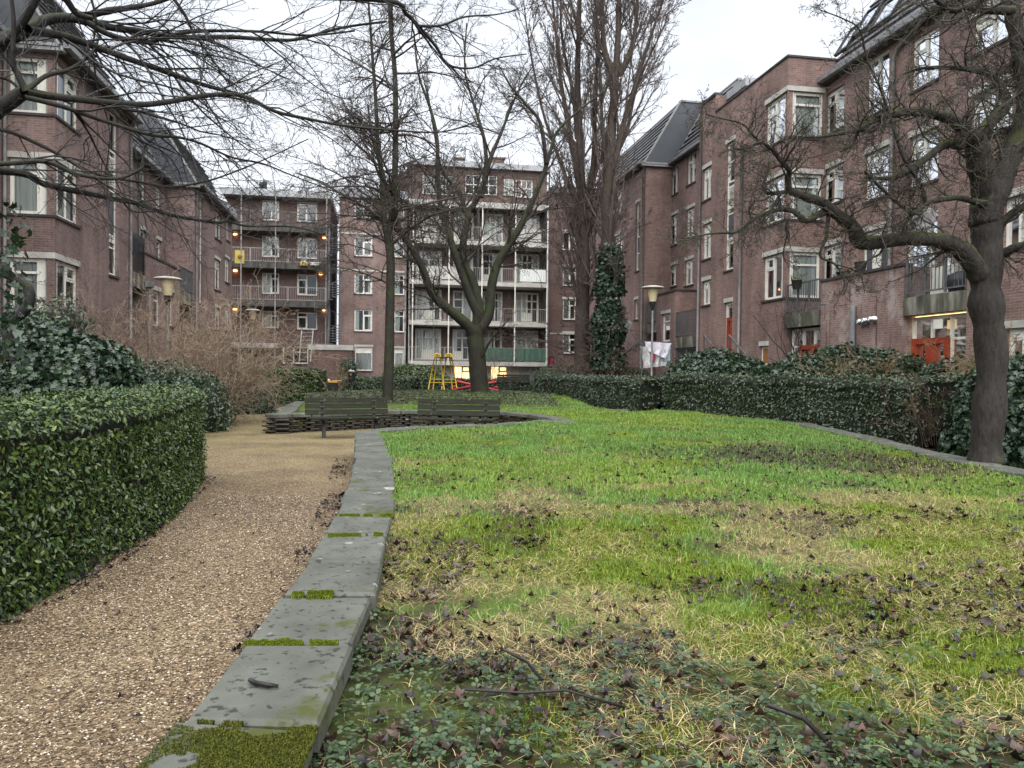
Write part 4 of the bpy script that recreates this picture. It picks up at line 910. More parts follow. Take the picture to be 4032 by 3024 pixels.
tag(np_mesh('gravel', Vp, Fp, M['pebble']), 'loose tan and white gravel strewn over the path beside the slab wall', 'gravel', kind='stuff')
# ------------------------------------------------------------------ grass, straw, fallen leaves, ground cover
def blades(n, x, y, z, hgt, wid, lean, seed=0, flat=1.):
    r = np.random.default_rng(seed); a = r.uniform(0, 6.283, n); dx, dy = np.cos(a), np.sin(a); la = r.uniform(0, 6.283, n)
    lx, ly = np.cos(la) * lean * hgt, np.sin(la) * lean * hgt
    V = np.zeros((n, 5, 3)); w = wid / 2
    V[:, 0] = np.stack([x - dx * w, y - dy * w, z - .01], 1); V[:, 1] = np.stack([x + dx * w, y + dy * w, z - .01], 1)
    hm = hgt * .6 * np.sqrt(np.maximum(.05, 1 - (lean * .8) ** 2)); 
    hm = hm * flat
    V[:, 2] = np.stack([x + lx * .4 + dx * w * .8, y + ly * .4 + dy * w * .8, z + hm], 1); V[:, 3] = np.stack([x + lx * .4 - dx * w * .8, y + ly * .4 - dy * w * .8, z + hm], 1)
    V[:, 4] = np.stack([x + lx, y + ly, z + hm * (1 if flat == 1 else .6) + hgt * .4 * np.maximum(.02, 1 - lean)], 1)
    o = (np.arange(n) * 5)[:, None]
    return V.reshape(-1, 3), o + np.array([[0, 1, 2, 3]]), o + np.array([[3, 2, 4]])
M['grass'] = attrmat('grass_blades', .5, .35)
x, y = scatter(520000, -3.2, 7.2, 2.2, 34, lawnP); keep = np.abs(x) < y * .72 + .6
x, y = x[keep], y[keep]; s, c, m, d, h = fields(x, y)
p = (1 - .72 * s) * (1 - .8 * c) * (1 - .5 * m) * (1 - .8 * d) * (1 - .5 * sst(5, 2.6, y))
k = rng.random(len(x)) < p; x, y, s, m = x[k], y[k], s[k], m[k]; n = len(x)
tuft = fbm(x, y, 4.5); hg = (.022 + .045 * tuft + .03 * sst(.55, .75, tuft)) * rng.uniform(.6, 1.3, n) * (.9 + .012 * y); wd = np.clip(.0016 * y ** .62, .0026, .014) * rng.uniform(.7, 1.3, n)
Vg, F4, F3 = blades(n, x, y, lawn_z(x, y), hg, wd, rng.uniform(.2, .95, n), 1)
t = rng.random(n)[:, None]; n0 = fbm(x, y, .55)[:, None]; n1 = fbm(x + 50, y, 1.6)[:, None]
cg = np.array([.075, .18, .034]) * (1 - t) + np.array([.16, .29, .058]) * t
cg = cg * (.62 + .75 * n1) + np.array([.055, .028, -.012]) * sst(.45, .68, n0) * (.4 + t)
dry = (rng.random(n) < .06 + .3 * s)[:, None]; cg = np.where(dry, np.array([.33, .26, .11]) * (.6 + .6 * t), cg)
cg = np.where((rng.random(n) < m * .6)[:, None], np.array([.17, .24, .018]) * (.7 + .5 * t), cg)
tag(np_mesh('grass', Vg, [F4, F3], M['grass'], colors=np.repeat(np.clip(cg, .004, 1), 5, 0)), 'short green lawn grass growing between the slab walls', 'grass', kind='stuff')
# straw
x, y = scatter(150000, -1.5, 6.8, 2.2, 9.5, lawnP); keep = np.abs(x) < y * .72 + .5; x, y = x[keep], y[keep]; s, c, m, d, h = fields(x, y)
k = rng.random(len(x)) < np.clip(s * .72 + .05, 0, 1); x, y = x[k], y[k]; n = len(x)
Vs, F4, F3 = blades(n, x, y, lawn_z(x, y) + rng.uniform(.004, .02, n), rng.uniform(.06, .15, n), rng.uniform(.0016, .0032, n), rng.uniform(.93, .995, n), 2, .22)
M['straw'] = leafmat('dry_grass', [(.20, .14, .06), (.36, .275, .125), (.48, .385, .19), (.60, .51, .28)], .6, .3)
tag(np_mesh('dry_grass', Vs, [F4, F3], M['straw']), 'flattened dry straw-coloured grass lying over the near lawn', 'dry grass', kind='stuff')
# moss tufts
x, y = scatter(170000, -1.3, 5, 2.2, 6.5, lawnP); keep = np.abs(x) < y * .72 + .4; x, y = x[keep], y[keep]; s, c, m, d, h = fields(x, y)
k = rng.random(len(x)) < m * (1 - c); x, y = x[k], y[k]; n = len(x)
Vm, F4, F3 = blades(n, x, y, lawn_z(x, y), rng.uniform(.012, .03, n), rng.uniform(.004, .008, n), rng.uniform(.1, .9, n), 3)
M['mosst'] = leafmat('moss_tufts', [(.05, .08, .007), (.11, .155, .012), (.20, .24, .025)], .8, .2)
tag(np_mesh('moss', Vm, [F4, F3], M['mosst']), 'bright yellow-green moss patches in the near lawn', 'moss', kind='stuff')
# ground cover: three-part leaves on short stalks
def leafbase(kind):
    if kind == 'oval': return np.array([[0, 0, 0], [.28, .20, .06], [.68, .18, .03], [1, 0, -.07], [.68, -.18, .03], [.28, -.20, .06], [.5, 0, 0]]), np.array([[6, i, (i + 1) % 6] for i in range(6)])
    if kind == 'ivy':
        P = [[0, 0, 0], [.02, .40, .05], [.38, .30, .06], [.40, .62, -.03], [.66, .26, .03], [1, 0, -.08], [.66, -.26, .03], [.40, -.62, -.03], [.38, -.30, .06], [.02, -.40, .05], [.35, 0, 0.0]]
        return np.array(P), np.array([[10, i, i + 1] for i in range(1, 9)] + [[10, 9, 0], [10, 0, 1]])
    if kind == 'tri':
        B, T = [], []
        for a in (0, 2.1, 4.2):
            c, s = math.cos(a), math.sin(a)
            for px, py, pz in ((.06, 0, 0), (.4, .32, .05), (.75, .3, .03), (1, 0, -.02), (.75, -.3, .03), (.4, -.32, .05), (.55, 0, -.03)): B.append([px * c - py * s, px * s + py * c, pz])
            o = len(B) - 7; T += [[o + 6, o + i, o + i + 1] for i in range(0, 5)] + [[o + 6, o + 5, o]]
        return np.array(B), np.array(T)
    if kind == 'fallen':
        B = [[-.55, 0, .22], [-.25, .22, .02], [.02, .46, .34], [.28, .20, .05], [.7, .05, .3], [.3, -.2, .04], [-.02, -.44, .38], [-.28, -.2, .03], [0, 0, -.04]]
        return np.array(B), np.array([[8, i, (i + 1) % 8] for i in range(8)])
x, y = scatter(16000, -.9, 4.6, 2.1, 5.5, lawnP); keep = np.abs(x) < y * .72 + .4; x, y = x[keep], y[keep]; s, c, m, d, h = fields(x, y)
k = rng.random(len(x)) < np.clip(c * .55 + .012, 0, 1); x, y = x[k], y[k]; n = len(x)
B, T = leafbase('tri'); Vc, Fc = instance(B, T, x, y, lawn_z(x, y) + rng.uniform(.012, .045, n), rng.uniform(.013, .030, n), rng.uniform(0, 6.3, n), rng.normal(0, .35, n))
M['cover'] = leafmat('cover_leaf', [(.014, .032, .014), (.028, .054, .022), (.045, .08, .032), (.07, .11, .04)], .45, .5)
tag(np_mesh('ground_cover', Vc, Fc, M['cover']), 'low dark green three-leaved ground cover in the bare earth nearest the viewer', 'ground cover', kind='stuff')
# clover / fine green further
x, y = scatter(7000, -1.2, 3.4, 2.2, 4.6, lawnP); s, c, m, d, h = fields(x, y); k = rng.random(len(x)) < .25 + .5 * m; x, y = x[k], y[k]; n = len(x)
Vc, Fc = instance(B, T, x, y, lawn_z(x, y) + rng.uniform(.008, .025, n), rng.uniform(.006, .011, n), rng.uniform(0, 6.3, n), rng.normal(0, .3, n))
M['clover'] = leafmat('clover_leaf', [(.05, .11, .02), (.10, .18, .03)], .5, .4)
tag(np_mesh('clover', Vc, Fc, M['clover']), 'tiny light green clover leaves among the moss beside the slab wall', 'clover', kind='stuff')
# fallen leaves
B, T = leafbase('fallen'); M['fallen'] = leafmat('fallen_leaf', [(.006, .005, .005), (.014, .010, .009), (.024, .015, .014), (.04, .026, .024), (.07, .024, .011), (.085, .066, .064)], .38, .5)
def litter(n, x0, x1, y0, y1, P, prob, zf, smin, smax, lift=.01):
    x, y = scatter(n, x0, x1, y0, y1, P); k = rng.random(len(x)) < prob(x, y); x, y = x[k], y[k]; n = len(x)
    return instance(B, T, x, y, zf(x, y) + lift + rng.uniform(0, .02, n), rng.uniform(smin, smax, n), rng.uniform(0, 6.3, n), rng.normal(0, .6, n), rng.uniform(.5, 1.8, n))
def pl_(x, y):
    s, c, m, d, h = fields(x, y); return np.clip(.10 + .5 * d * (y < 8) + 1.3 * h * fbm(x, y, 2) + .3 * sst(.5, .7, fbm(x + 3, y, 1.1)) - .12 * sst(6, 12, y), 0, 1)
Va, Fa = litter(17000, -1.4, 7, 2.2, 14, lawnP, pl_, lawn_z, .024, .055)
rimx = [(tuple(p)) for p in off2(ER, .02)]
edgeP = [tuple(p) for p in off2(EL, -.0)] + [tuple(p) for p in reversed(off2(EL, .34))]
Vb, Fb = litter(26000, -3.4, 0, 2.2, 13, edgeP, lambda x, y: .75 * sst(.35, .6, fbm(x, y, 2)), lambda x, y: 0 * x, .018, .045)
hedgeP = [(-3.25, 2), (-2.75, 2), (-2.85, 5), (-3.0, 6.3), (-4.0, 10.4), (-4.5, 10.4), (-3.4, 6.4)]
Vd, Fd = litter(9000, -4.6, -2.6, 2.2, 10.5, hedgeP, lambda x, y: .5 + 0 * x, lambda x, y: 0 * x, .02, .05)
Ve, Fe = litter(700, -3.2, -.3, 2.2, 9, pathP, lambda x, y: .22 + 0 * x, lambda x, y: 0 * x, .012, .04)
Vx, Fx = litter(900, -6, 2, 24, 34, lawnP, lambda x, y: .5 + 0 * x, lawn_z, .03, .06)
o1, o2, o3, o4 = len(Va), len(Va) + len(Vb), len(Va) + len(Vb) + len(Vd), len(Va) + len(Vb) + len(Vd) + len(Ve)
tag(np_mesh('fallen_leaves', np.concatenate([Va, Vb, Vd, Ve, Vx]), np.concatenate([Fa, Fb + o1, Fd + o2, Fe + o3, Fx + o4]), M['fallen']), 'wet brown and purple fallen leaves lying on the lawn and along the path edges', 'fallen leaves', kind='stuff')
# low dark creeping plants on the mound under the trees
x, y = scatter(42000, -7, 1.8, 23, 35.5, lawnP, 0); s, c, m, d, h = fields(x, y); k = rng.random(len(x)) < d * .75; x, y = x[k], y[k]; n = len(x)
B2, T2 = leafbase('oval'); Vc, Fc = instance(B2, T2, x, y, lawn_z(x, y) + rng.uniform(.0, .07, n), rng.uniform(.05, .09, n), rng.uniform(0, 6.3, n), rng.normal(0, .5, n))
M['creeper'] = leafmat('creeper_leaf', [(.035, .05, .022), (.07, .085, .04), (.11, .12, .07)], .6, .35)
tag(np_mesh('creeping_plants', Vc, Fc, M['creeper']), 'low grey-green creeping plants covering the mound under the slim tree', 'ground cover', kind='stuff')
# moss cushions and twigs on the coping
def mosspad(P, w, label):
    n = 9000; a, b = P; a = Vector(a); b = Vector(b); t = rng.random(n); d = (b - a).normalized()
    ww = w * (.25 + 1.5 * fbm(t * 3 + a.x * 5, t * 0 + a.y, 2.)); keep_ = fbm(t * 6 + a.y * 3, t * 0 + a.x, 1.7) > .40; t = t[keep_]; ww = ww[keep_]; n = len(t); off = rng.normal(0, 1, n) * ww * .75 - .01; hgt = np.exp(-(off / ww) ** 2 * .8)
    px = a.x + (b.x - a.x) * t - d.y * off; py = a.y + (b.y - a.y) * t + d.x * off
    V_, f4, f3 = blades(n, px, py, ZC - .008 + .022 * hgt * ww / w * (w / .022), .008 * rng.uniform(.5, 1.3, n), np.full(n, .005), rng.uniform(.1, .95, n), 5)
    tag(np_mesh('moss_cushion', V_, [f4, f3], M['mosst']), label, 'moss', 'moss cushions on the slab wall')
dist_ = lambda i, a, b: (JL[i].lerp(JR[i], a), JL[i].lerp(JR[i], b))
mosspad(dist_(3, .02, .85), .022, 'thick bright moss cushion on the second coping joint from the viewer')
mosspad(dist_(4, .12, .55), .012, 'short moss strip on the third coping joint from the viewer')
mosspad(dist_(6, .1, .95), .016, 'moss strip across the fifth coping joint beyond the straw')
mosspad(dist_(7, .1, .98), .013, 'thin moss strip across the sixth coping joint, farthest of the mossy joints')
n = 60000; px = rng.uniform(-1.1, -.45, n); py = rng.uniform(1.7, JL[2].y + .02, n); k = inpoly(px, py, [tuple(JL[1] + Vector((0, -.3))), tuple(JL[2]), tuple(JR[2]), tuple(JR[1] + Vector((.0, -.3)))])
k &= fbm(px, py, 5) + .30 * sst(2.26, 2.05, py) + .12 * sst(-.75, -.6, px) > .55; px, py = px[k], py[k]; n = len(px)
V_, f4, f3 = blades(n, px, py, np.full(n, ZC - .004), rng.uniform(.006, .014, n), np.full(n, .005), rng.uniform(.2, .95, n), 6)
M['moss2'] = leafmat('brown_moss', [(.03, .04, .006), (.07, .085, .010), (.12, .12, .02)], .85, .2)
tag(np_mesh('moss_carpet', V_, [f4, f3], M['moss2']), 'olive moss carpet over the nearest coping slab', 'moss', 'moss cushions on the slab wall')
M['twig'] = mat('wet_twig', [(.008, .007, .007), (.02, .017, .015)], 20, .45)
c = JL[2].lerp(JR[2], .42).lerp(JL[3].lerp(JR[3], .42), .38); mb = MB(); mb.tube([(c.x - .05, c.y + .035, ZC + .012), (c.x - .02, c.y + .005, ZC + .014), (c.x + .03, c.y - .012, ZC + .014), (c.x + .06, c.y - .013, ZC + .012)], [.007, .009, .009, .006], 7)
tag(mb.build('twig', M['twig'], smooth=True), 'short curved black twig lying on a grey coping slab', 'twig')
for k, (P, r) in enumerate((([(-.15, 2.62, .40), (.05, 2.55, .42), (.2, 2.6, .41), (.38, 2.47, .41)], .005), ([(-.02, 3.0, .40), (.07, 2.82, .42), (.12, 2.68, .41)], .006), ([(.86, 2.5, .41), (.93, 2.38, .42), (.96, 2.28, .4)], .008))):
    mb = MB(); mb.tube(P, r, 6); tag(mb.build('twig', M['twig'], smooth=True), ('thin forked black twig on the mossy earth beside the slab wall', 'straight dark twig standing out of the moss beside the slab wall', 'thick dark twig in the ground cover, rightmost of the three')[k], 'twig', 'twigs lying on the lawn')
mb = MB(); P = [dl(143, 1265, 0.0), dl(205, 1222, 0.0), dl(262, 1187, 0.0)]
for a, b in zip(P[:-1], P[1:]): mb.bar((a.x, a.y, .03), (b.x, b.y, .03), .05, .1)
tag(mb.build('edging_board', M['sill']), 'worn edging board half buried under the near hedge', 'edging')

# ------------------------------------------------------------------ hedges and ivy
def surf_leaves(tris, n, size, kind, up=.35, out=.05, seed=0, jit=.6):
    r = np.random.default_rng(seed); tris = np.asarray(tris); e1 = tris[:, 1] - tris[:, 0]; e2 = tris[:, 2] - tris[:, 0]; N = np.cross(e1, e2); A = np.linalg.norm(N, axis=1) + 1e-9; N /= A[:, None]
    mid = tris.mean(1); toc = np.array([0, 0, EYE]) - mid; toc /= np.linalg.norm(toc, axis=1)[:, None]
    w = A * np.where((N * toc).sum(1) < -.15, .3, 1) * np.where(N[:, 2] < -.5, .1, 1); i = r.choice(len(tris), n, p=w / w.sum())
    a, b = r.random(n), r.random(n); f = a + b > 1; a[f] = 1 - a[f]; b[f] = 1 - b[f]
    p = tris[i, 0] + e1[i] * a[:, None] + e2[i] * b[:, None]; nn = N[i]
    p = p + nn * (r.random(n) * out * 1.7 - out * .25)[:, None]
    # leaf frame: x axis droops outwards, z axis near the surface normal
    z = nn + r.normal(0, jit, (n, 3)) + np.array([0, 0, up]); z /= np.linalg.norm(z, axis=1)[:, None]
    x = r.normal(0, 1, (n, 3)) + nn * .4 + np.array([0, 0, -.5]); x -= z * (x * z).sum(1)[:, None]; x /= np.linalg.norm(x, axis=1)[:, None]; y = np.cross(z, x)
    B, T = leafbase(kind); s = size * r.uniform(.6, 1.25, n)
    Vv = p[:, None] + (B[None, :, 0:1] * x[:, None] + B[None, :, 1:2] * y[:, None] + B[None, :, 2:3] * z[:, None]) * s[:, None, None]
    return Vv.reshape(-1, 3), (T[None] + (np.arange(n) * len(B))[:, None, None]).reshape(-1, 3)
def hedge_core(P, w, z0, z1, seed=0, amp=.09, step=.2, round_=.18):
    """swept rounded box with lumps; returns verts, quads, triangles"""
    r = np.random.default_rng(seed); Q = resample([Vector(p) for p in P], step); n = len(Q); prof = []
    h = z1 - z0; hw = w / 2
    for t in np.linspace(0, 1, 7): prof.append((-hw + .06 * (t - .5), z0 + (h - round_) * t))
    for t in np.linspace(.15, 1, 3): prof.append((-hw + round_ * (1 - math.cos(t * 1.57)), z1 - round_ + round_ * math.sin(t * 1.57)))
    top = prof[-1][0]
    for t in np.linspace(.2, .8, 4): prof.append((top * (1 - 2 * t), z1))
    prof += [(-a, b) for a, b in reversed(prof[:10])]
    k = len(prof); Vv = np.zeros((n, k, 3))
    for i in range(n):
        d = (Q[min(i + 1, n - 1)] - Q[max(i - 1, 0)]).normalized(); nr = Vector((d.y, -d.x)); sc2 = 1.
        for j, (a, z) in enumerate(prof): Vv[i, j] = (Q[i].x + nr.x * a, Q[i].y + nr.y * a, z)
    s_ = Vv[:, :, 0] + Vv[:, :, 1]; q_ = Vv[:, :, 2] * 1.3 + Vv[:, :, 0] * .6
    lump = (fbm(s_ + seed, q_, 1.3) - .5) * 2 * amp; cen = np.array([[q.x, q.y] for q in Q])[:, None]; dxy = Vv[:, :, :2] - cen
    ln = np.linalg.norm(dxy, axis=2, keepdims=True) + 1e-6; Vv[:, :, :2] += dxy / ln * lump[:, :, None]; Vv[:, :, 2] += lump * .7 * (Vv[:, :, 2] > z0 + .3)
    idx = np.arange(n * k).reshape(n, k); F = np.stack([idx[:-1, :-1], idx[1:, :-1], idx[1:, 1:], idx[:-1, 1:]], 2).reshape(-1, 4)
    V3 = Vv.reshape(-1, 3)
    caps = []
    for e in (0, n - 1):
        c = len(V3); V3 = np.vstack([V3, Vv[e].mean(0) + [0, 0, -.1]])
        for j in range(k - 1): caps.append((c, idx[e, j], idx[e, j + 1]) if e else (c, idx[e, j + 1], idx[e, j]))
    caps = np.array(caps); tris = np.concatenate([V3[F[:, [0, 1, 2]]], V3[F[:, [0, 2, 3]]], V3[caps]])
    # orient outward
    return V3, [F, caps], tris
def orient(tris, cen):
    N = np.cross(tris[:, 1] - tris[:, 0], tris[:, 2] - tris[:, 0]); o = ((tris.mean(1) - cen) * N).sum(1) < 0
    t = tris.copy(); t[o] = t[o][:, ::-1]; return t
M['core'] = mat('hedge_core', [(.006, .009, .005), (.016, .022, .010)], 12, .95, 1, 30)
PRIV = [(.010, .026, .007), (.022, .052, .011), (.04, .08, .015), (.065, .115, .02), (.13, .17, .035)]
IVY = [(.010, .024, .012), (.018, .042, .020), (.028, .06, .028), (.04, .075, .03)]
M['privet'] = leafmat('privet_leaf', PRIV, .28, .6); M['ivy'] = leafmat('ivy_leaf', IVY, .30, .55)
M['laurel'] = leafmat('shrub_leaf', [(.018, .035, .018), (.035, .06, .028), (.06, .09, .04), (.09, .12, .07)], .4, .5)
def hedge(P, w, z0, z1, n, size, kind, lm, label, name='hedge', cat='hedge', seed=1, amp=.09, group=None, **k):
    V3, F, tris = hedge_core(P, w, z0, z1, seed, amp); Q = resample([Vector(p) for p in P], .2)
    cen = np.array([[q.x, q.y, z0 + .3 * (z1 - z0)] for q in Q]); mid = tris.mean(1)
    near = cen[np.argmin(((mid[:, None, :2] - cen[None, :, :2]) ** 2).sum(2), 1)]; tris = orient(tris, near)
    root = empty(name, (P[0][0], P[0][1], z0), 0, label, cat, group); off = np.array([P[0][0], P[0][1], z0])
    np_mesh('branches', V3 - off, F, M['core'], root); Vv, Ff = surf_leaves(tris, n, size, kind, seed=seed, **k); np_mesh('foliage', Vv - off, Ff, lm, root)
    return root
def mound(cx, cy, z0, rx, ry, h, n, size, kind, lm, label, name='ivy_mound', cat='ivy', seed=1, amp=.25, group=None, **k):
    nu, nv = 28, 12; Vv = []
    for j in range(nv):
        t = j / (nv - 1) * 1.5708
        for i in range(nu):
            a = 2 * math.pi * i / nu; q = .55; ce = abs(math.cos(t)) ** q
            Vv.append((rx * ce * math.copysign(abs(math.cos(a)) ** .75, math.cos(a)), ry * ce * math.copysign(abs(math.sin(a)) ** .75, math.sin(a)), h * math.sin(t) ** .8))
    Vv = np.array(Vv); l = (fbm(Vv[:, 0] * 1. + Vv[:, 2] + seed * 3, Vv[:, 1] + Vv[:, 2] * .7, 1.1) - .5) * 2 * amp; l2 = (fbm(Vv[:, 0] + 7 * seed, Vv[:, 1] + Vv[:, 2], 2.6) - .5) * amp
    Vv *= (1 + (l + l2) * .6)[:, None]; idx = np.arange(nu * nv).reshape(nv, nu); nx = np.roll(idx, -1, 1)
    F = np.stack([idx[:-1], nx[:-1], nx[1:], idx[1:]], 2).reshape(-1, 4); tris = np.concatenate([Vv[F[:, [0, 1, 2]]], Vv[F[:, [0, 2, 3]]]]); ar = np.linalg.norm(np.cross(tris[:, 1] - tris[:, 0], tris[:, 2] - tris[:, 0]), axis=1); tris = tris[ar > 1e-5]
    tris = orient(tris, np.array([0, 0, h * .3])); root = empty(name, (cx, cy, z0), 0, label, cat, group); np_mesh('branches', Vv * .97, F, M['core'], root, smooth=True)
    V2, F2 = surf_leaves(tris + np.array([cx, cy, z0]), n, size, kind, seed=seed, **k); np_mesh('foliage', V2 - np.array([cx, cy, z0]), F2, lm, root); return root
hedge([(-3.65, 1.2), (-3.62, 4.5), (-3.85, 6.6), (-4.55, 9.2), (-4.85, 10.2)], 1.25, 0, 1.17, 85000, .043, 'oval', M['privet'], 'clipped glossy privet hedge along the gravel path nearest the viewer', seed=3, out=.06, up=.3)
hedge([(-5.9, 10.6), (-7.1, 14.2), (-7.75, 17.2), (-8.2, 20.3)], 1.2, 0, 1.18, 13000, .065, 'ivy', M['ivy'], 'dark ivy-covered hedge continuing beyond the near privet hedge', seed=4, group=None)
mound(-9.0, 25.5, 0, 1.0, .9, 1.12, 5200, .085, 'oval', M['laurel'], 'low rounded shrub at the end of the ivy hedge by the path', 'round_shrub', 'shrub', seed=5)
hedge([(-12.2, 33.4), (-8.3, 33.4)], 1.5, 0, 1.42, 11000, .09, 'oval', M['privet'], 'clipped hedge below the grey fence beside the stone steps', seed=6)
mound(-6.35, 9.9, 0, 1.55, 1.1, 1.95, 13000, .075, 'ivy', M['ivy'], 'tall dark mound of ivy behind the privet hedge', seed=7, out=.09)
mound(-8.9, 10.8, 0, 1.6, 1.1, 1.8, 6000, .075, 'ivy', M['ivy'], 'ivy bank at the edge of the view under the bare climber stem', seed=17, out=.09)
mound(-9.3, 15.5, 0, .8, .8, 2.7, 2800, .11, 'oval', M['laurel'], 'grey-green rhododendron bush standing against the brick wall', 'rhododendron', 'shrub', seed=8, out=.2)
mound(-9.0, 18, 0, 2.2, 1.0, 1.45, 6000, .08, 'oval', M['laurel'], 'low evergreen undergrowth beneath the tan bare bush', 'undergrowth', 'shrub', seed=9, out=.15)
# right side
hedge([(1.8, 33.8), (3.2, 27.5), (4.6, 22.6)], 1.7, .1, 1.32, 13000, .085, 'oval', M['laurel'], 'long clipped evergreen hedge beside the upper lawn and lamp post', seed=10, amp=.13)
hedge([(5.1, 22.3), (6.4, 19.2), (8.4, 14.6)], 1.7, .0, 1.42, 17000, .075, 'oval', M['laurel'], 'dark leafy hedge behind the lawn wall between the lamp post and the gap', seed=11, amp=.15)
mound(6.6, 24.2, .1, 2.0, 1.3, 1.95, 7000, .10, 'ivy', M['ivy'], 'ivy heap in front of the small wooden window', seed=12, out=.12)
mound(9.0, 20.6, .1, 2.3, 1.2, 2.05, 7000, .095, 'ivy', M['ivy'], 'ivy heap in front of the brick balcony wall with flue outlets', seed=13, out=.12)
mound(10.8, 17.4, .1, 1.7, 1.2, 1.7, 6000, .09, 'ivy', M['ivy'], 'ivy heap in front of the lit red doors', seed=14, out=.12)
mound(8.4, 11.4, .1, 1.6, 1.3, 1.55, 13000, .075, 'ivy', M['ivy'], 'large glossy ivy bush right behind the mossy tree trunk', seed=15, out=.1)
mound(11.2, 12.6, .1, 2.0, 1.5, 2.0, 6000, .08, 'ivy', M['ivy'], 'ivy bush at the far right edge beside the brick wall', seed=16, out=.1)
# behind the playground
hedge([(-9.9, 45.5), (-5.6, 44.5)], 1.6, .2, 1.0, 7000, .11, 'oval', M['laurel'], 'low feathery conifer hedge behind the litter bin', seed=21, amp=.15)
mound(-6.0, 47.5, .3, 2.1, 1.2, 1.5, 5000, .11, 'oval', M['privet'], 'rounded dark evergreen bush behind the slim tree', 'round_shrub', 'shrub', seed=22)
hedge([(-5.0, 46), (1.0, 47.5)], 1.4, .2, .95, 6000, .11, 'oval', M['laurel'], 'low hedge behind the yellow swing and red seesaw', seed=23, amp=.2)
mound(3.0, 42.5, .3, 1.9, 1.6, 1.55, 5000, .11, 'oval', M['laurel'], 'loose evergreen shrub beside the far bench', 'round_shrub', 'shrub', seed=24)
mound(5.6, 40.5, .3, 1.9, 1.3, 1.5, 4000, .11, 'oval', M['laurel'], 'shrub under the two poplars', 'round_shrub', 'shrub', seed=25)
mound(-10.4, 48.5, .3, .6, .6, 1.9, 1200, .12, 'oval', M['laurel'], 'small narrow evergreen bush beside the brick shed corner', 'round_shrub', 'shrub', seed=26)
# ------------------------------------------------------------------ bare trees
def rnd_perp(d):
    while 1:
        x, y, z = random.gauss(0, 1), random.gauss(0, 1), random.gauss(0, 1); k = x * d[0] + y * d[1] + z * d[2]
        x -= k * d[0]; y -= k * d[1]; z -= k * d[2]; l = math.sqrt(x * x + y * y + z * z)
        if l > .05: return x / l, y / l, z / l
def grow(out, p, d, L, r, lev, S):
    """S: seg, wander[], trop[] (x,y,z per level), kids[], ratio, ang, rmin, max"""
    n = max(2, min(10, int(L / S['seg'][lev]) + 1)); s = L / n; pts = [p]; rad = [r]; w = S['wander'][lev]; tx, ty, tz = S['trop'][lev]; G = random.gauss; kids = []
    nk = S['kids'][lev] if lev < S['max'] else 0; x, y, z = p; dx, dy, dz = d; pk = nk / n
    for i in range(n):
        dx += G(0, w) + tx; dy += G(0, w) + ty; dz += G(0, w) + tz; l = math.sqrt(dx * dx + dy * dy + dz * dz); dx /= l; dy /= l; dz /= l
        x += dx * s; y += dy * s; z += dz * s; t = (i + 1) / n; rr = max(r * (1 - .72 * t), S['rmin']); pts.append((x, y, z)); rad.append(rr)
        k = int(pk) + (random.random() < pk % 1)
        for _ in range(k if t > S.get('bare', .12) else 0): kids.append(((x, y, z), (dx, dy, dz), t, rr))
    out.append((pts, rad))
    for (q, dd_, t, rr) in kids:
        a = random.gauss(S['ang'][lev], .22); e = rnd_perp(dd_); c, sn = math.cos(a), math.sin(a)
        nd = (dd_[0] * c + e[0] * sn, dd_[1] * c + e[1] * sn, dd_[2] * c + e[2] * sn)
        L2 = L * S['ratio'][lev] * random.uniform(.55, 1.2) * (1.1 - .55 * t)
        grow(out, q, nd, L2, max(min(rr * .68, L2 * S.get('rk', .02) + S['rmin']), S['rmin']), lev + 1, S)
def sprout(out, limb, S, n, L, lo=.15, lev=0, ang=None, bias=None):
    """side branches along a measured limb (pts, radii)"""
    P, Rd = limb; m = len(P)
    for _ in range(n):
        t = lo + (1 - lo) * random.random(); f = t * (m - 1); i = min(int(f), m - 2); f -= i; a, b = P[i], P[i + 1]
        q = tuple(a[k] + (b[k] - a[k]) * f for k in range(3)); d = [b[k] - a[k] for k in range(3)]; l = math.sqrt(sum(c * c for c in d)); d = [c / l for c in d]
        an = random.gauss(ang or S['ang'][0], .25); e = rnd_perp(d)
        if bias: e = [e[k] + bias[k] for k in range(3)]; l = math.sqrt(sum(c * c for c in e)) or 1; e = [c / l for c in e]
        nd = tuple(d[k] * math.cos(an) + e[k] * math.sin(an) for k in range(3)); rr = Rd[i] * .55
        L2 = L * random.uniform(.5, 1.2) * (1.15 - .5 * t); grow(out, q, nd, L2, max(min(rr, L2 * S.get('rk', .022) + S['rmin']), S['rmin']), lev, S)
def limb(pts, Y0, Y1, r0, r1, k=4, pxf=None):
    """measured polyline (photo pixels) at a depth running from Y0 to Y1"""
    n = len(pts); Q = []
    for i, (x, y) in enumerate(pts): Q.append(tuple(at_depth(x, y, Y0 + (Y1 - Y0) * i / (n - 1))))
    C = [tuple(c) for c in catmull(Q, k)]; m = len(C)
    return C, [r0 + (r1 - r0) * (i / (m - 1)) ** .8 for i in range(m)]
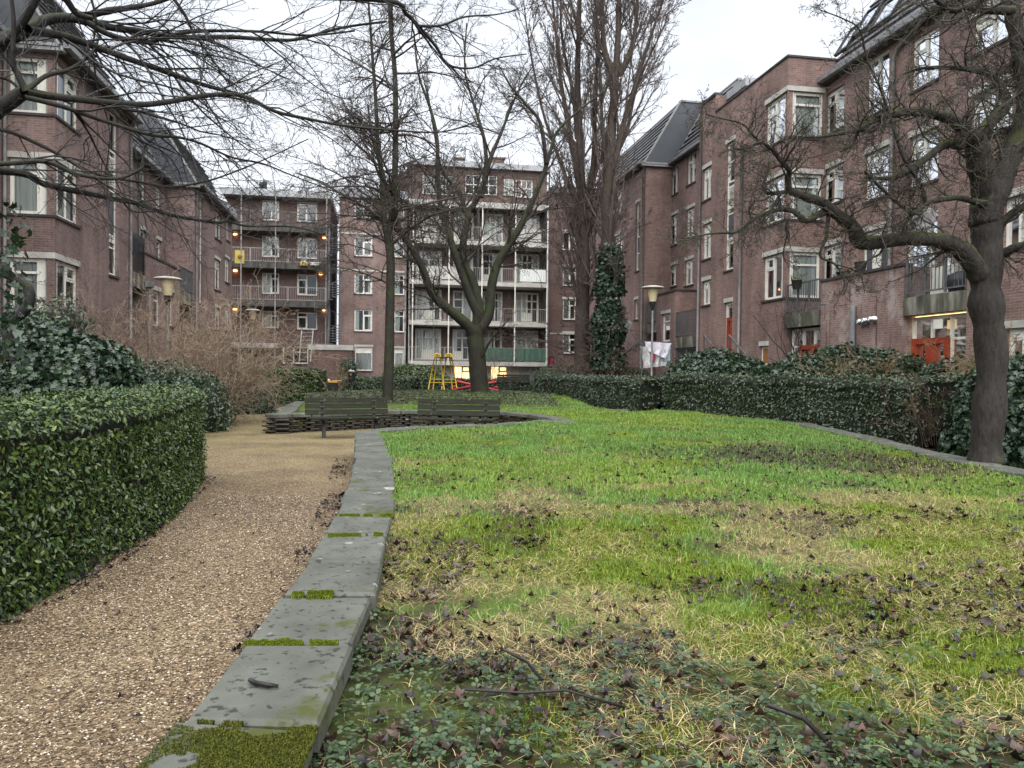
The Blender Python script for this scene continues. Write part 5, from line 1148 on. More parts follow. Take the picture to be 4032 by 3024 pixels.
def tubes(name, lims, m, parent, off, minsides=3, knob=0):
    groups = {}
    for P, Rd in lims:
        rm = max(Rd); sd = 12 if rm > .1 else 8 if rm > .035 else 5 if rm > .013 else minsides
        groups.setdefault((len(P), sd), []).append((P, Rd))
    VV, FF, o = [], [], 0
    for (k, sd), g in groups.items():
        P = np.array([a for a, b in g]); Rd = np.array([b for a, b in g]); n = len(g)
        if knob and sd >= 8: Rd = Rd * (1 + knob * rng.normal(0, 1, Rd.shape).clip(-1.5, 1.5))
        T = np.empty_like(P); T[:, 1:-1] = P[:, 2:] - P[:, :-2]; T[:, 0] = P[:, 1] - P[:, 0]; T[:, -1] = P[:, -1] - P[:, -2]; T /= np.linalg.norm(T, axis=2, keepdims=True) + 1e-9
        tm = P[:, -1] - P[:, 0]; ref = np.where((np.abs(tm[:, 2:3]) > np.linalg.norm(tm, axis=1, keepdims=True) * .7), np.array([[1., .13, 0]]), np.array([[.05, .1, 1.]]))[:, None]
        A = np.cross(T, np.broadcast_to(ref, T.shape)); A /= np.linalg.norm(A, axis=2, keepdims=True) + 1e-9; B = np.cross(T, A); an = np.arange(sd) * 2 * np.pi / sd
        rr = Rd[:, :, None, None]
        if knob and sd >= 8: rr = rr * (1 + knob * .8 * rng.normal(0, 1, (n, k, sd, 1)).clip(-1.5, 1.5))
        Vv = P[:, :, None] + rr * (np.cos(an)[None, None, :, None] * A[:, :, None] + np.sin(an)[None, None, :, None] * B[:, :, None])
        idx = np.arange(n * k * sd).reshape(n, k, sd) + o; nx = np.roll(idx, -1, 2); FF.append(np.stack([idx[:, :-1], nx[:, :-1], nx[:, 1:], idx[:, 1:]], 3).reshape(-1, 4)); VV.append(Vv.reshape(-1, 3)); o += n * k * sd
    return np_mesh(name, np.concatenate(VV) - np.array(off), FF, m, parent, smooth=True)
def tree(name, label, cat, trunk, twigs, mt, mw, base, group=None, knob=.0):
    r = empty(name, base, 0, label, cat, group); t = tubes('trunk', trunk, mt, r, base, knob=knob); c = tubes('crown', twigs, mw, r, base); return r
r2 = lambda *P: [(1344 + x * .6076, y * .6076) for x, y in P]
r5 = lambda *P: [(1344 + x * .6076, 800 + y * .6076) for x, y in P]
r1 = lambda *P: [(x * .6076, y * .6076) for x, y in P]
r3 = lambda *P: [(2688 + x * .6076, y * .6076) for x, y in P]
r6 = lambda *P: [(2688 + x * .6076, 800 + y * .6076) for x, y in P]
M['bark_g'] = mossy('green_bark', (.034, .030, .024), (.035, .045, .018), .5, 2.5)
M['bark_p'] = mossy('poplar_bark', (.068, .052, .042), (.06, .07, .03), .36, 2)
M['bark_m'] = mossy('mossy_bark', (.036, .031, .028), (.05, .062, .014), .33, 3.)
M['bark_d'] = mossy('dark_wet_bark', (.020, .018, .018), (.035, .04, .02), .34, 3)
M['twig_b'] = mat('twig_brown', [(.035, .028, .024), (.065, .052, .045)], 6, .6)
M['twig_p'] = mat('twig_poplar', [(.075, .058, .05), (.13, .10, .085)], 5, .65)
M['twig_d'] = mat('twig_dark', [(.014, .013, .014), (.035, .03, .03)], 6, .42, spec=.5)
M['twig_m'] = mat('twig_mossy', [(.028, .023, .02), (.055, .047, .038), (.07, .075, .04)], 6, .65)
# slim tree behind the left bench
random.seed(5); Y = 24.5
T = [limb(r5((295, 1290), (300, 1240), (310, 1000), (315, 700), (320, 400), (310, 200)) + r2((325, 1450), (342, 1250), (350, 1000), (352, 700), (345, 450), (322, 200), (310, 0), (300, -300)), Y, Y, .19, .05)]
T += [limb(r5((316, 330), (300, 240), (275, 80)) + r2((270, 1200), (248, 1020), (232, 850), (220, 600), (200, 350), (190, 200), (170, -60)), Y, Y - .6, .12, .03)]
T[0][1][0] = .24; T[0][1][1] = .215
S1 = dict(seg=[.45, .3, .2, .16], wander=[.10, .16, .2, .2], trop=[(0, 0, -.03), (0, 0, -.035), (0, 0, -.05), (0, 0, -.04)], kids=[9, 6, 4], ratio=[.48, .5, .5], ang=[.75, .8, .8], rk=.013, rmin=.0052, max=3)
tw = []
sprout(tw, (T[0][0][14:], T[0][1][14:]), S1, 46, 3.0, .0, ang=1.15); sprout(tw, (T[1][0][6:], T[1][1][6:]), S1, 26, 2.6, .0, ang=1.0)
S1d = dict(S1, trop=[(-.04, 0, -.11), (0, 0, -.14), (0, 0, -.12), (0, 0, -.08)], kids=[10, 6, 3])
for (x, y, dx, L) in ((1530, 890, -1, 3.4), (1520, 950, -1, 3.2), (1525, 1010, -.9, 3.0), (1528, 870, -.8, 3.9), (1515, 800, -1, 3.4), (1525, 1080, -1, 2.4), (1540, 930, .9, 2.2), (1540, 1000, .9, 2.0), (1510, 740, -1, 3.0), (1520, 820, -.9, 3.6)):
    grow(tw, tuple(at_depth(x, y, Y)), (dx * .82, random.uniform(-.5, .3), .45), L, .026, 0, S1d)
tree('slim_tree', 'slim bare tree with arching drooping side branches behind the left bench', 'tree', T, tw, M['bark_g'], M['twig_b'], tuple(at_depth(1522, 1580, Y)))
# forked tree in front of the playground
random.seed(8); Y = 32.
T = [limb(r5((898, 1235), (895, 1180), (880, 1000), (868, 870), (872, 790)), Y, Y, .40, .33)]
T[0][1][0] = .47
A = limb(r5((862, 880), (835, 810), (760, 740), (650, 650), (580, 570), (530, 430), (480, 330), (400, 200), (330, 60)) + r2((270, 1130), (200, 900)), Y, Y - 1.5, .27, .06)
B_ = limb(r5((874, 800), (884, 720), (840, 620), (790, 480), (720, 280), (665, 100)) + r2((650, 1400), (625, 1150), (620, 900), (575, 700), (500, 480), (470, 200)), Y, Y - .5, .24, .03)
C_ = limb(r5((880, 800), (892, 690), (850, 500), (800, 400), (790, 250), (828, 60)) + r2((812, 1400), (770, 1260), (720, 1190), (650, 1100), (610, 900), (560, 600)), Y, Y + .5, .25, .03)
C2 = limb(r2((800, 1400), (880, 1290), (935, 1120), (925, 900), (850, 650), (800, 450), (812, 150)), Y + .3, Y + .3, .14, .025)
D_ = limb(r5((888, 830), (955, 720), (970, 560), (1010, 400), (1080, 280), (1150, 170), (1220, 30)) + r2((1250, 1280), (1318, 1110), (1350, 1000), (1400, 850), (1560, 700), (1720, 580)), Y, Y + 1, .25, .03)
D2 = limb(r2((1328, 1060), (1290, 800), (1200, 680), (1100, 560), (1020, 420)), Y + .6, Y, .11, .02)
E_ = limb(r2((905, 1280), (960, 1050), (1040, 850), (1140, 600), (1240, 430)), Y + .3, Y + .8, .12, .02)
G_ = limb(r5((840, 420), (875, 480), (885, 640), (900, 760)), Y - .4, Y - .1, .09, .16)
H_ = limb(r5((915, 990), (960, 900), (1020, 830), (1080, 760)), Y - .3, Y - .8, .07, .015)
T += [A, B_, C_, C2, D_, D2, E_, H_]
S2 = dict(seg=[.55, .35, .25, .2], wander=[.15, .2, .24, .24], trop=[(0, 0, .03), (0, 0, .015), (0, 0, 0), (0, 0, 0)], kids=[7, 5.5, 3.5], ratio=[.5, .52, .5], ang=[.72, .75, .8], rk=.014, rmin=.006, max=3)
tw = []
for L_, n, ln in ((A, 22, 3.0), (B_, 20, 2.9), (C_, 20, 2.9), (C2, 16, 2.6), (D_, 22, 2.9), (D2, 10, 2.3), (E_, 14, 2.5), (H_, 5, 1.6)): sprout(tw, L_, S2, n, ln, .22)
S2b = dict(S2, trop=[(0, 0, -.04)] * 4)
sprout(tw, A, S2b, 9, 2.6, .2, bias=(0, -.3, -.6)); sprout(tw, D_, S2b, 7, 2.4, .2, bias=(.4, -.3, -.5))
tree('forked_tree', 'large bare tree with a thick dark trunk forking into crooked limbs, by the yellow swing', 'tree', T, tw, M['bark_g'], M['twig_b'], tuple(at_depth(1888, 1545, Y)), knob=.02)
# two poplars
def poplar(label, trunk, Y, r0, side, n, seed, lims=(), up=True):
    random.seed(seed); T = [limb(trunk, Y, Y, r0, r0 * .16)] + list(lims); tw = []
    S = dict(seg=[.8, .5, .35, .25], wander=[.07, .12, .16, .18], trop=[(0, 0, .13), (0, 0, .12), (0, 0, .09), (0, 0, .06)], kids=[9, 6, 4], ratio=[.44, .48, .5], ang=[.42, .5, .6], rk=.012, rmin=.0085, max=3)
    sprout(tw, (T[0][0][6:], T[0][1][6:]), S, n, 4.6, .0, ang=.62)
    for l in lims: sprout(tw, l, S, 13, 3.4, .1, ang=.5)
    S3 = dict(S, trop=[(0, 0, -.02), (0, 0, -.03), (0, 0, 0), (0, 0, 0)]); sprout(tw, (T[0][0][2:12], T[0][1][2:12]), S3, 16, 2.2, .0, ang=1.1)
    b = tuple(at_depth(*trunk[0], Y)); return tree('poplar', label, 'tree', T, tw, M['bark_p'], M['twig_p'], b, 'poplars by the right-hand hedge', knob=.03)
Y = 38.
pl1 = [limb(r2((1600, 1350), (1640, 1000), (1640, 700), (1660, 300), (1640, -100)), Y, Y + .5, .2, .04), limb(r2((1540, 1200), (1470, 800), (1420, 500), (1380, 100), (1350, -200)), Y, Y - .5, .16, .03), limb(r2((1530, 900), (1500, 600), (1430, 250), (1420, -100)), Y, Y - .2, .14, .03), limb(r2((1550, 1400), (1400, 1000), (1300, 700), (1220, 300), (1180, 0)), Y, Y + .4, .12, .025)]
poplar('poplar with many upright stems, the leafless left one of the pair', r5((1565, 1130), (1560, 1000), (1562, 700), (1570, 400), (1565, 100)) + r2((1560, 1300), (1545, 900), (1530, 500), (1540, 150), (1550, -400)), Y, .48, 0, 46, 21, pl1)
Yq = 37.
pl2 = [limb(r2((1775, 500), (1710, 350), (1690, 100), (1680, -300)), Yq, Yq, .22, .06), limb(r2((1800, 480), (1870, 350), (1910, 150), (1925, -200)), Yq, Yq + .4, .2, .05), limb(r2((1760, 1100), (1830, 800), (1920, 500), (2000, 250), (2090, -20), (2130, -250)), Yq, Yq - .4, .17, .03), limb(r2((1780, 1000), (1850, 850), (1900, 620), (1980, 400), (2080, 200)), Yq, Yq + .4, .13, .02), limb(r2((1730, 1150), (1690, 800), (1680, 500), (1640, 150)), Yq, Yq + .2, .13, .03)]
poplar('taller poplar with a dark forked trunk whose foot is wrapped in ivy', r5((1715, 1130), (1715, 1000), (1715, 700), (1722, 400), (1730, 150)) + r2((1722, 1300), (1745, 950), (1770, 600), (1790, 300), (1800, 0), (1800, -400)), Yq, .52, 0, 50, 22, pl2)
# ivy on the poplar
P, Rd = limb(r5((1715, 1110), (1712, 950), (1715, 760), (1722, 560), (1730, 400), (1735, 280)), Yq, Yq, .78, .40, 5); Rd = [(.60 + .13 * math.sin(i * .9) + .07 * math.sin(i * 2.3) - .012 * i if i < 14 else .56 - .022 * (i - 10)) for i in range(len(P))]
tri = []
for i in range(len(P) - 1):
    for k in range(12):
        q = lambda ii, kk: (P[ii][0] + Rd[ii] * math.cos(kk * math.pi / 6) * 1.05 + .10, P[ii][1] + Rd[ii] * math.sin(kk * math.pi / 6) * .9, P[ii][2])
        a, b, c, d = q(i, k), q(i, k + 1), q(i + 1, k + 1), q(i + 1, k); tri += [(a, b, c), (a, c, d)]
bp = tuple(P[0]); iv = empty('ivy_climber', bp, 0, 'dense dark ivy climbing the trunk of the right poplar', 'ivy')
V2, F2 = surf_leaves(np.array(tri), 9000, .15, 'ivy', seed=31, out=.22); np_mesh('foliage', V2 - np.array(bp), F2, M['ivy'], iv)
# mossy tree on the right
random.seed(14); Y = 9.5
T = [limb(r6((1965, 1680), (1968, 1560), (1990, 1300), (2005, 1000), (1982, 800), (1962, 600), (1968, 400), (1970, 200), (1968, 0)) + r3((1962, 1450), (1975, 1330), (1985, 1270)), Y, Y, .19, .17)]
for i, v in enumerate(T[0][1]): T[0][1][i] = .182 + .010 * math.sin(i * 1.1) + (.03 if i < 2 else 0)
Lm = limb(r6((1950, 480), (1900, 420), (1850, 350), (1780, 280), (1650, 240), (1450, 230), (1250, 255), (1150, 248), (1105, 160), (1030, 95)) + r3((1075, 1440), (1000, 1390), (900, 1310), (780, 1270), (690, 1235)), Y, Y - .8, .135, .045)
for i in range(len(Lm[1])): Lm[1][i] = [.15, .125, .115, .10, .085, .082, .084, .088, .075, .072, .066, .06, .055, .045, .035][min(i // 4, 14)]
L1 = limb(r3((940, 1365), (870, 1395), (795, 1430), (720, 1370), (620, 1360), (500, 1400), (420, 1450), (340, 1505), (250, 1508), (120, 1525), (20, 1560)), Y - .6, Y - 1.2, .045, .008)
L2 = limb(r3((690, 1240), (682, 1150), (692, 1110), (620, 1020), (570, 960), (500, 925), (400, 968), (330, 960)), Y - .8, Y - 1.2, .04, .010); L2b = limb(r3((500, 925), (440, 860), (380, 800), (230, 762), (150, 740)), Y - 1., Y - 1.3, .018, .006)
L3 = limb(r3((700, 1240), (560, 1252), (520, 1205), (548, 1130), (560, 1050)), Y - .8, Y - .6, .028, .008); L3b = limb(r3((640, 1245), (590, 1330), (560, 1400), (470, 1520)), Y - .8, Y - 1, .02, .006)
L4 = limb(r3((945, 1395), (930, 1530)) + r6((930, 230), (890, 340), (980, 390), (1030, 460), (1050, 540), (1025, 585)), Y - .6, Y - .9, .025, .006); L4b = limb(r6((1000, 400), (1100, 430), (1160, 490), (1180, 585)), Y - .8, Y - .9, .012, .005)
L5 = limb(r3((680, 1420), (670, 1480), (690, 1560)) + r6((685, 180), (650, 330), (670, 385)), Y - .9, Y - .8, .018, .006)
Ma = limb(r3((1985, 1290), (1945, 1150), (1925, 1050), (1905, 930), (1850, 860), (1750, 780), (1620, 735), (1480, 722), (1350, 745), (1220, 785), (1150, 840), (980, 872), (860, 890), (740, 885)), Y, Y - .9, .16, .012)
for i in range(len(Ma[1])): Ma[1][i] = [.165, .155, .14, .12, .075, .062, .055, .048, .042, .036, .026, .018, .012, .008][min(i // 4, 13)]
M1b = limb(r3((1340, 745), (1210, 850), (1140, 850), (1100, 940), (1025, 982)), Y - .5, Y - .7, .03, .010)
M2 = limb(r3((1910, 900), (1990, 795), (2085, 705), (2100, 640), (2000, 490), (1800, 442), (1560, 442), (1430, 480)), Y, Y + .5, .10, .012)
M3 = limb(r3((1900, 920), (1800, 940), (1700, 935), (1560, 1040), (1430, 1130), (1300, 1155), (1180, 1150)), Y - .1, Y - .8, .075, .014)
Sr = limb(r3((1985, 1320), (2040, 1230), (2100, 1050), (2190, 880), (2235, 650), (2215, 500), (2180, 300), (2140, 100), (2130, -60)), Y, Y + .3, .17, .08)
S1_ = limb(r3((1985, 1322), (1900, 1310), (1800, 1282), (1700, 1290), (1590, 1315), (1500, 1382), (1400, 1320), (1250, 1185), (1180, 1110)), Y - .1, Y - .9, .05, .012); S1b = limb(r3((1500, 1382), (1440, 1450), (1425, 1510)), Y - .6, Y - .6, .02, .012); S1c = limb(r3((1570, 1320), (1560, 1240), (1500, 1130), (1420, 1000), (1300, 620), (1200, 400), (1150, 200), (1060, 130), (880, 60)), Y - .5, Y - 1, .028, .006)
Ra = limb(r3((2140, 70), (1950, 62), (1850, 45), (1760, 70), (1690, 40), (1600, -40)), Y, Y - .4, .06, .02); Rb = limb(r6((2040, 330), (2090, 320), (2150, 290), (2240, 265)), Y, Y - .3, .07, .05)
Rc = limb(r6((2030, 280), (2060, 150), (2130, 70), (2240, 0)), Y, Y - .2, .06, .04); Rd_ = limb(r3((2150, 960), (2230, 900), (2300, 850)), Y, Y, .05, .03)
lims = [Lm, L1, L2, L2b, L3, L3b, L4, L4b, L5, Ma, M1b, M2, M3, Sr, S1_, S1b, S1c, Ra, Rb, Rc, Rd_]; T += lims
S5 = dict(seg=[.09, .06, .045, .035], wander=[.26, .30, .34, .3], trop=[(0, 0, .03), (0, 0, .03), (0, 0, .04), (0, 0, .04)], kids=[5.5, 4, 2.5], ratio=[.55, .55, .5], ang=[.85, .9, .9], rk=.014, rmin=.0023, max=3, bare=.05)
tw = []
for l, n, ln in ((Lm, 30, .8), (L1, 28, .6), (L2, 22, .7), (L2b, 14, .45), (L3, 12, .5), (L3b, 12, .5), (L4, 9, .4), (L4b, 7, .3), (L5, 7, .35), (Ma, 42, .85), (M1b, 10, .5), (M2, 30, .9), (M3, 26, .8), (Sr, 34, 1.2), (S1_, 22, .7), (S1b, 6, .4), (S1c, 24, .6), (Ra, 22, .9), (Rb, 6, .6), (Rc, 7, .7), (Rd_, 10, .8)): sprout(tw, l, S5, int(n * 1.25), ln, .12)
tree('mossy_tree', 'old gnarled bare tree with a dark trunk and mossy horizontal limb on the right', 'tree', T, tw, M['bark_m'], M['twig_m'], tuple(at_depth(3882, 1835, Y)), knob=.035)
# overhanging tree whose trunk stands just out of view on the left
random.seed(3)
Y = 5.6
tr0 = [(-4.75, 6.0, 0), (-4.72, 5.95, 1.2), (-4.66, 5.9, 2.6), (-4.62, 5.85, 4.0), (-4.5, 5.8, 5.6), (-4.4, 5.8, 7)]
T = [([tuple(c) for c in catmull(tr0, 3)], [.17 - .006 * i for i in range(16)])]
Bq = [limb(r1((-420, 760), (-120, 760), (0, 700), (120, 620), (165, 595)), Y, Y - .1, .075, .045),
      limb(r1((165, 595), (300, 620), (500, 645), (880, 680), (1100, 660), (1330, 622), (1560, 620), (1780, 722), (2000, 772)) + r2((0, 812), (300, 842), (650, 855), (900, 780)), Y - .1, Y + 1.6, .034, .006),
      limb(r1((160, 630), (400, 690), (600, 760), (850, 840), (1000, 880), (1150, 890), (1300, 930), (1500, 1020), (1700, 1060), (1900, 1140), (2212, 1260)), Y - .1, Y + 1.2, .022, .005),
      limb(r1((165, 595), (112, 480), (82, 400), (88, 150), (70, -40)), Y - .1, Y - .2, .028, .012), limb(r1((165, 595), (300, 492), (450, 450), (595, 345), (645, 225)), Y - .1, Y + .4, .022, .008),
      limb(r1((-420, 460), (-100, 330), (60, 245), (180, 190), (260, 140), (400, 115), (520, 110), (700, 70), (850, 50), (1000, 20), (1150, -30)), Y, Y + .9, .07, .014),
      limb(r1((180, 190), (300, 130), (430, 115), (560, 140), (760, 185), (900, 200), (1050, 232), (1250, 242), (1500, 240), (1800, 260), (1950, 250), (2212, 180), (2500, 140)), Y, Y + 1.6, .042, .010),
      limb(r1((540, 130), (700, 222), (900, 272), (1000, 266), (1180, 215), (1400, 200), (1700, 206), (2000, 230), (2300, 200)), Y + .3, Y + 1.2, .026, .008),
      limb(r1((200, 200), (400, 230), (560, 282), (800, 370), (1000, 440), (1200, 512), (1400, 572), (1560, 612)), Y, Y + 1.0, .036, .014),
      limb(r1((1560, 612), (1640, 590), (1750, 525), (1900, 400)), Y + 1, Y + 1.4, .012, .005),
      limb(r1((-420, 1150), (-100, 1110), (40, 1110), (180, 1132), (280, 1190), (500, 1240), (700, 1282), (900, 1322), (1100, 1392), (1400, 1442), (1470, 1430), (1600, 1465), (1900, 1470), (2100, 1520)), Y - .2, Y + 1.3, .036, .005),
      limb(r1((-300, 1080), (70, 1060), (300, 1050), (500, 1130), (750, 1160), (900, 1102), (930, 1060), (930, 965), (1000, 890)), Y - .2, Y + .6, .022, .006),
      limb(r1((-300, 860), (0, 840), (300, 960), (600, 1120), (900, 1180), (1100, 1212), (1300, 1182), (1450, 1140), (1700, 1040), (2000, 900)), Y - .2, Y + 1.2, .018, .005),
      limb(r1((1100, -40), (1200, 100), (1260, 230), (1300, 280), (1400, 420), (1500, 540), (1700, 480)), Y + .8, Y + 1.2, .016, .005),
      limb(r1((580, -40), (620, 130), (600, 340), (640, 600), (690, 750), (712, 900), (680, 1140)), Y + .3, Y + .5, .012, .004),
      limb(r1((850, 1320), (800, 1300), (860, 1370), (1000, 1370), (1080, 1390)), Y + .4, Y + .5, .009, .004),
      limb(r1((1150, -60), (1400, -30)) + r2((260, 0), (420, 90), (500, 170), (620, 310), (690, 420), (850, 442), (1000, 380), (1200, 350)), Y + 1, Y + 2.2, .03, .006), limb(r2((500, 170), (650, 165), (800, 110), (1000, 95), (1150, 60)), Y + 1.5, Y + 2, .016, .005),
      limb(r1((380, -60), (440, 10), (500, 90), (600, 120)), Y, Y + .2, .03, .02), limb(r1((0, 500), (60, 520), (130, 580)), Y - .1, Y - .1, .012, .012), limb(r1((250, -40), (160, 130), (60, 250), (-60, 300)), Y - .1, Y, .03, .03)]
T += Bq
S6 = dict(seg=[.14, .10, .08, .07], wander=[.15, .2, .24, .24], trop=[(.02, 0, -.02), (.01, 0, -.01), (0, 0, 0), (0, 0, 0)], kids=[4.6, 3.2, 2], ratio=[.52, .52, .5], ang=[.65, .75, .8], rk=.0075, rmin=.0017, max=3)
tw = []
for l, n, ln in zip(Bq, (4, 30, 24, 10, 9, 22, 30, 24, 24, 9, 26, 18, 22, 16, 12, 5, 20, 10, 6, 2, 6), (.5, 1.3, 1.1, .8, .8, 1.3, 1.4, 1.2, 1.2, .7, .8, .8, .9, 1.0, .5, .4, 1.2, .9, .7, .3, .6)): sprout(tw, l, S6, int(n * .72), ln, .1)
tree('overhanging_tree', 'bare tree with dark wet branches reaching in from the left edge over the hedge', 'tree', T, tw, M['bark_d'], M['twig_d'], (-4.75, 6.0, 0), knob=.03)
# ivy on its trunk and the bent climber stem
tri = []
for i in range(10):
    for k in range(10):
        q = lambda ii, kk: (-4.45 + .16 * math.cos(kk * .628), 5.6 + .16 * math.sin(kk * .628), 1.5 + ii * .13); a, b, c, d = q(i, k), q(i, k + 1), q(i + 1, k + 1), q(i + 1, k); tri += [(a, b, c), (a, c, d)]
c0 = at_depth(-6, 880, 6.2); tri = np.array(tri); tri[:, :, 0] += c0.x + 4.45 - .02; tri[:, :, 1] += .5
iv = empty('ivy_climber', (c0.x, 6.2, 1.4), 0, 'strand of green ivy leaves hanging at the left edge beside the brick bay', 'ivy'); V2, F2 = surf_leaves(tri, 420, .07, 'ivy', seed=33, out=.10); np_mesh('foliage', V2 - np.array([c0.x, 6.2, 1.4]), F2, M['ivy'], iv)
P, Rd = limb([(-120, 1030), (-30, 1060), (40, 1085), (95, 1120), (118, 1160), (112, 1200), (85, 1235), (40, 1262), (28, 1290), (32, 1330), (38, 1420)], 7.8, 7.6, .045, .06)
b = tuple(P[-1]); t_ = empty('climbing_plant', b, 0, 'thick dark bent climber stem rising out of the ivy at the left edge', 'climber'); tubes('stem', [(P, Rd)], M['bark_d'], t_, b, knob=.04)
cs = []; S7 = dict(S6, trop=[(0, 0, .06)] * 4, rmin=.0022)
sprout(cs, (P, Rd), S7, 6, .5, .1); tubes('twigs', cs, M['twig_d'], t_, b)

# ------------------------------------------------------------------ bare bushes and saplings
M['tan'] = leafmat('tan_stem', [(.17, .125, .09), (.27, .205, .15), (.36, .285, .21)], .7, .2)
def bush(name, label, cx, cy, z0, n, L, spread, S, m, r=.012, seed=1, cat='bush', group=None, ell=.5):
    random.seed(seed); out = []
    for _ in range(n):
        a = random.uniform(0, 6.28); q = random.random() ** .5; e = random.uniform(.1, spread)
        grow(out, (cx + ell * q * math.cos(a), cy + ell * .6 * q * math.sin(a), z0), (math.cos(a) * e, math.sin(a) * e * .8, 1), L * random.uniform(.6, 1.1), r, 0, S)
    root = empty(name, (cx, cy, z0), 0, label, cat, group); tubes('stems', out, m, root, (cx, cy, z0)); return root
SB = dict(seg=[.25, .18, .13, .1], wander=[.13, .2, .25, .25], trop=[(0, 0, -.05), (0, 0, -.04), (0, 0, -.03), (0, 0, 0)], kids=[8, 5, 2.5], ratio=[.5, .5, .45], ang=[.6, .8, .8], rmin=.0042, max=3)
bush('bare_bush', 'big tangled tan bare bush in front of the left lamp post', -9.0, 20.6, .0, 120, 3.3, .85, SB, M['tan'], .013, 41, ell=1.5)
SB2 = dict(SB, kids=[6, 3, 1], rmin=.0045, max=2)
bush('bare_shrub', 'pinkish brown leafless shrub at the foot of the left brick bay', -10.3, 17.2, .5, 30, 2.0, .6, SB2, mat('rose_stem', [(.06, .035, .03), (.13, .08, .065)], 4, .6), .010, 42, ell=1.6)
bush('bare_shrub', 'thin leafless rose stems rising in front of the ground floor bay window', -8.3, 13.2, 1.0, 13, 2.4, .5, dict(SB2, trop=[(0, 0, .02)] * 4, rmin=.0034, kids=[5, 3, 1]), mat('rose_stem_b', [(.05, .03, .028), (.12, .075, .07)], 4, .6), .008, 43, ell=1.2)
bush('sapling', 'small leafless sapling with red buds below the galleries', -13.2, 43, .2, 5, 4.2, .35, dict(SB, seg=[.4, .3, .2, .2], trop=[(0, 0, .04)] * 4, rmin=.008, kids=[7, 4, 2]), M['twig_p'], .03, 44, 'tree')
bush('bare_bush', 'dry brown reedy growth at the foot of the poplars', 3.9, 36.4, .3, 70, 1.9, .5, dict(SB2, rmin=.007), mat('reed', [(.09, .06, .045), (.17, .12, .09)], 4, .7), .012, 45, ell=1.6)
dryt = mat('dry_hedge', [(.17, .11, .06), (.30, .215, .125)], 4, .7)
bush('bare_bush', 'dry tan twiggy bush on top of the ivy heap below the flue outlets', 8.6, 19.2, .7, 24, 1.4, .7, dict(SB2, rmin=.0042, kids=[7, 4, 1], trop=[(0, 0, .0)] * 4), dryt, .008, 46, ell=.8)
bush('bare_bush', 'dry tan twigs hanging in front of the lit window by the mossy trunk', 9.9, 15.2, .9, 34, 1.5, .9, dict(SB2, rmin=.0038, kids=[8, 5, 1]), dryt, .008, 47, ell=.7)
bush('bare_bush', 'brown tangled stems in the gap at the end of the right hedge', 7.9, 14.1, .2, 18, 1.15, .7, dict(SB2, rmin=.0032, kids=[7, 4, 1], trop=[(0, 0, .01)] * 4), mat('brown_stem', [(.07, .045, .028), (.15, .10, .06)], 4, .7), .007, 48, ell=.6)
bush('bare_bush', 'rusty dry shrub between the clipped hedge and the brick shed', -9.2, 38, .1, 22, 1.6, .6, dict(SB2, rmin=.006), dryt, .010, 49, ell=.6)
bush('bare_shrub', 'sparse leafless shrub in front of the far balconies', -1.3, 50, .3, 10, 3.0, .5, dict(SB2, seg=[.4, .3, .2, .2], rmin=.008, trop=[(0, 0, .03)] * 4), M['twig_p'], .016, 50, ell=1.2)
bush('climber', 'bare climbing stems beside the left balcony and red doors', 9.85, 25.7, .3, 6, 4.2, .12, dict(SB2, seg=[.4, .3, .2, .2], rmin=.005, trop=[(0, 0, .05)] * 4), M['bark_d'], .03, 51, 'climber', ell=.25)
# ------------------------------------------------------------------ benches, swing, seesaw, lamps, bins ...
def benchmat():
    m, n, l, b = nt('bench_wood'); co = n.new('ShaderNodeTexCoord').outputs['Object']
    mp = n.new('ShaderNodeMapping'); mp.inputs['Scale'].default_value = (1, 8, 8); l.new(co, mp.inputs[0])
    t = noise(n, l, mp.outputs[0], 3, 6, .6); r = ramp(n, [(.3, (.008, .009, .005)), (.65, (.022, .025, .014))]); l.new(t.outputs[0], r.inputs[0])
    t2 = noise(n, l, co, 9, 5, .6); r2 = ramp(n, [(.64, (0, 0, 0)), (.69, (.8, .8, .8))]); l.new(t2.outputs[0], r2.inputs[0])
    t3 = noise(n, l, co, 2.2, 4); r3 = ramp(n, [(.5, (0, 0, 0)), (.75, (.5, .5, .5))]); l.new(t3.outputs[0], r3.inputs[0])
    c = mixc(n, l, r3.outputs[0], r.outputs[0], (.03, .045, .012)); c = mixc(n, l, r2.outputs[0], c, (.24, .24, .15))
    l.new(c, b.inputs['Base Color']); b.inputs['Roughness'].default_value = .65; b.inputs['Specular IOR Level'].default_value = .22; addbump(n, l, b, t.outputs[0], .3, .01); return m
M['bench'] = benchmat()
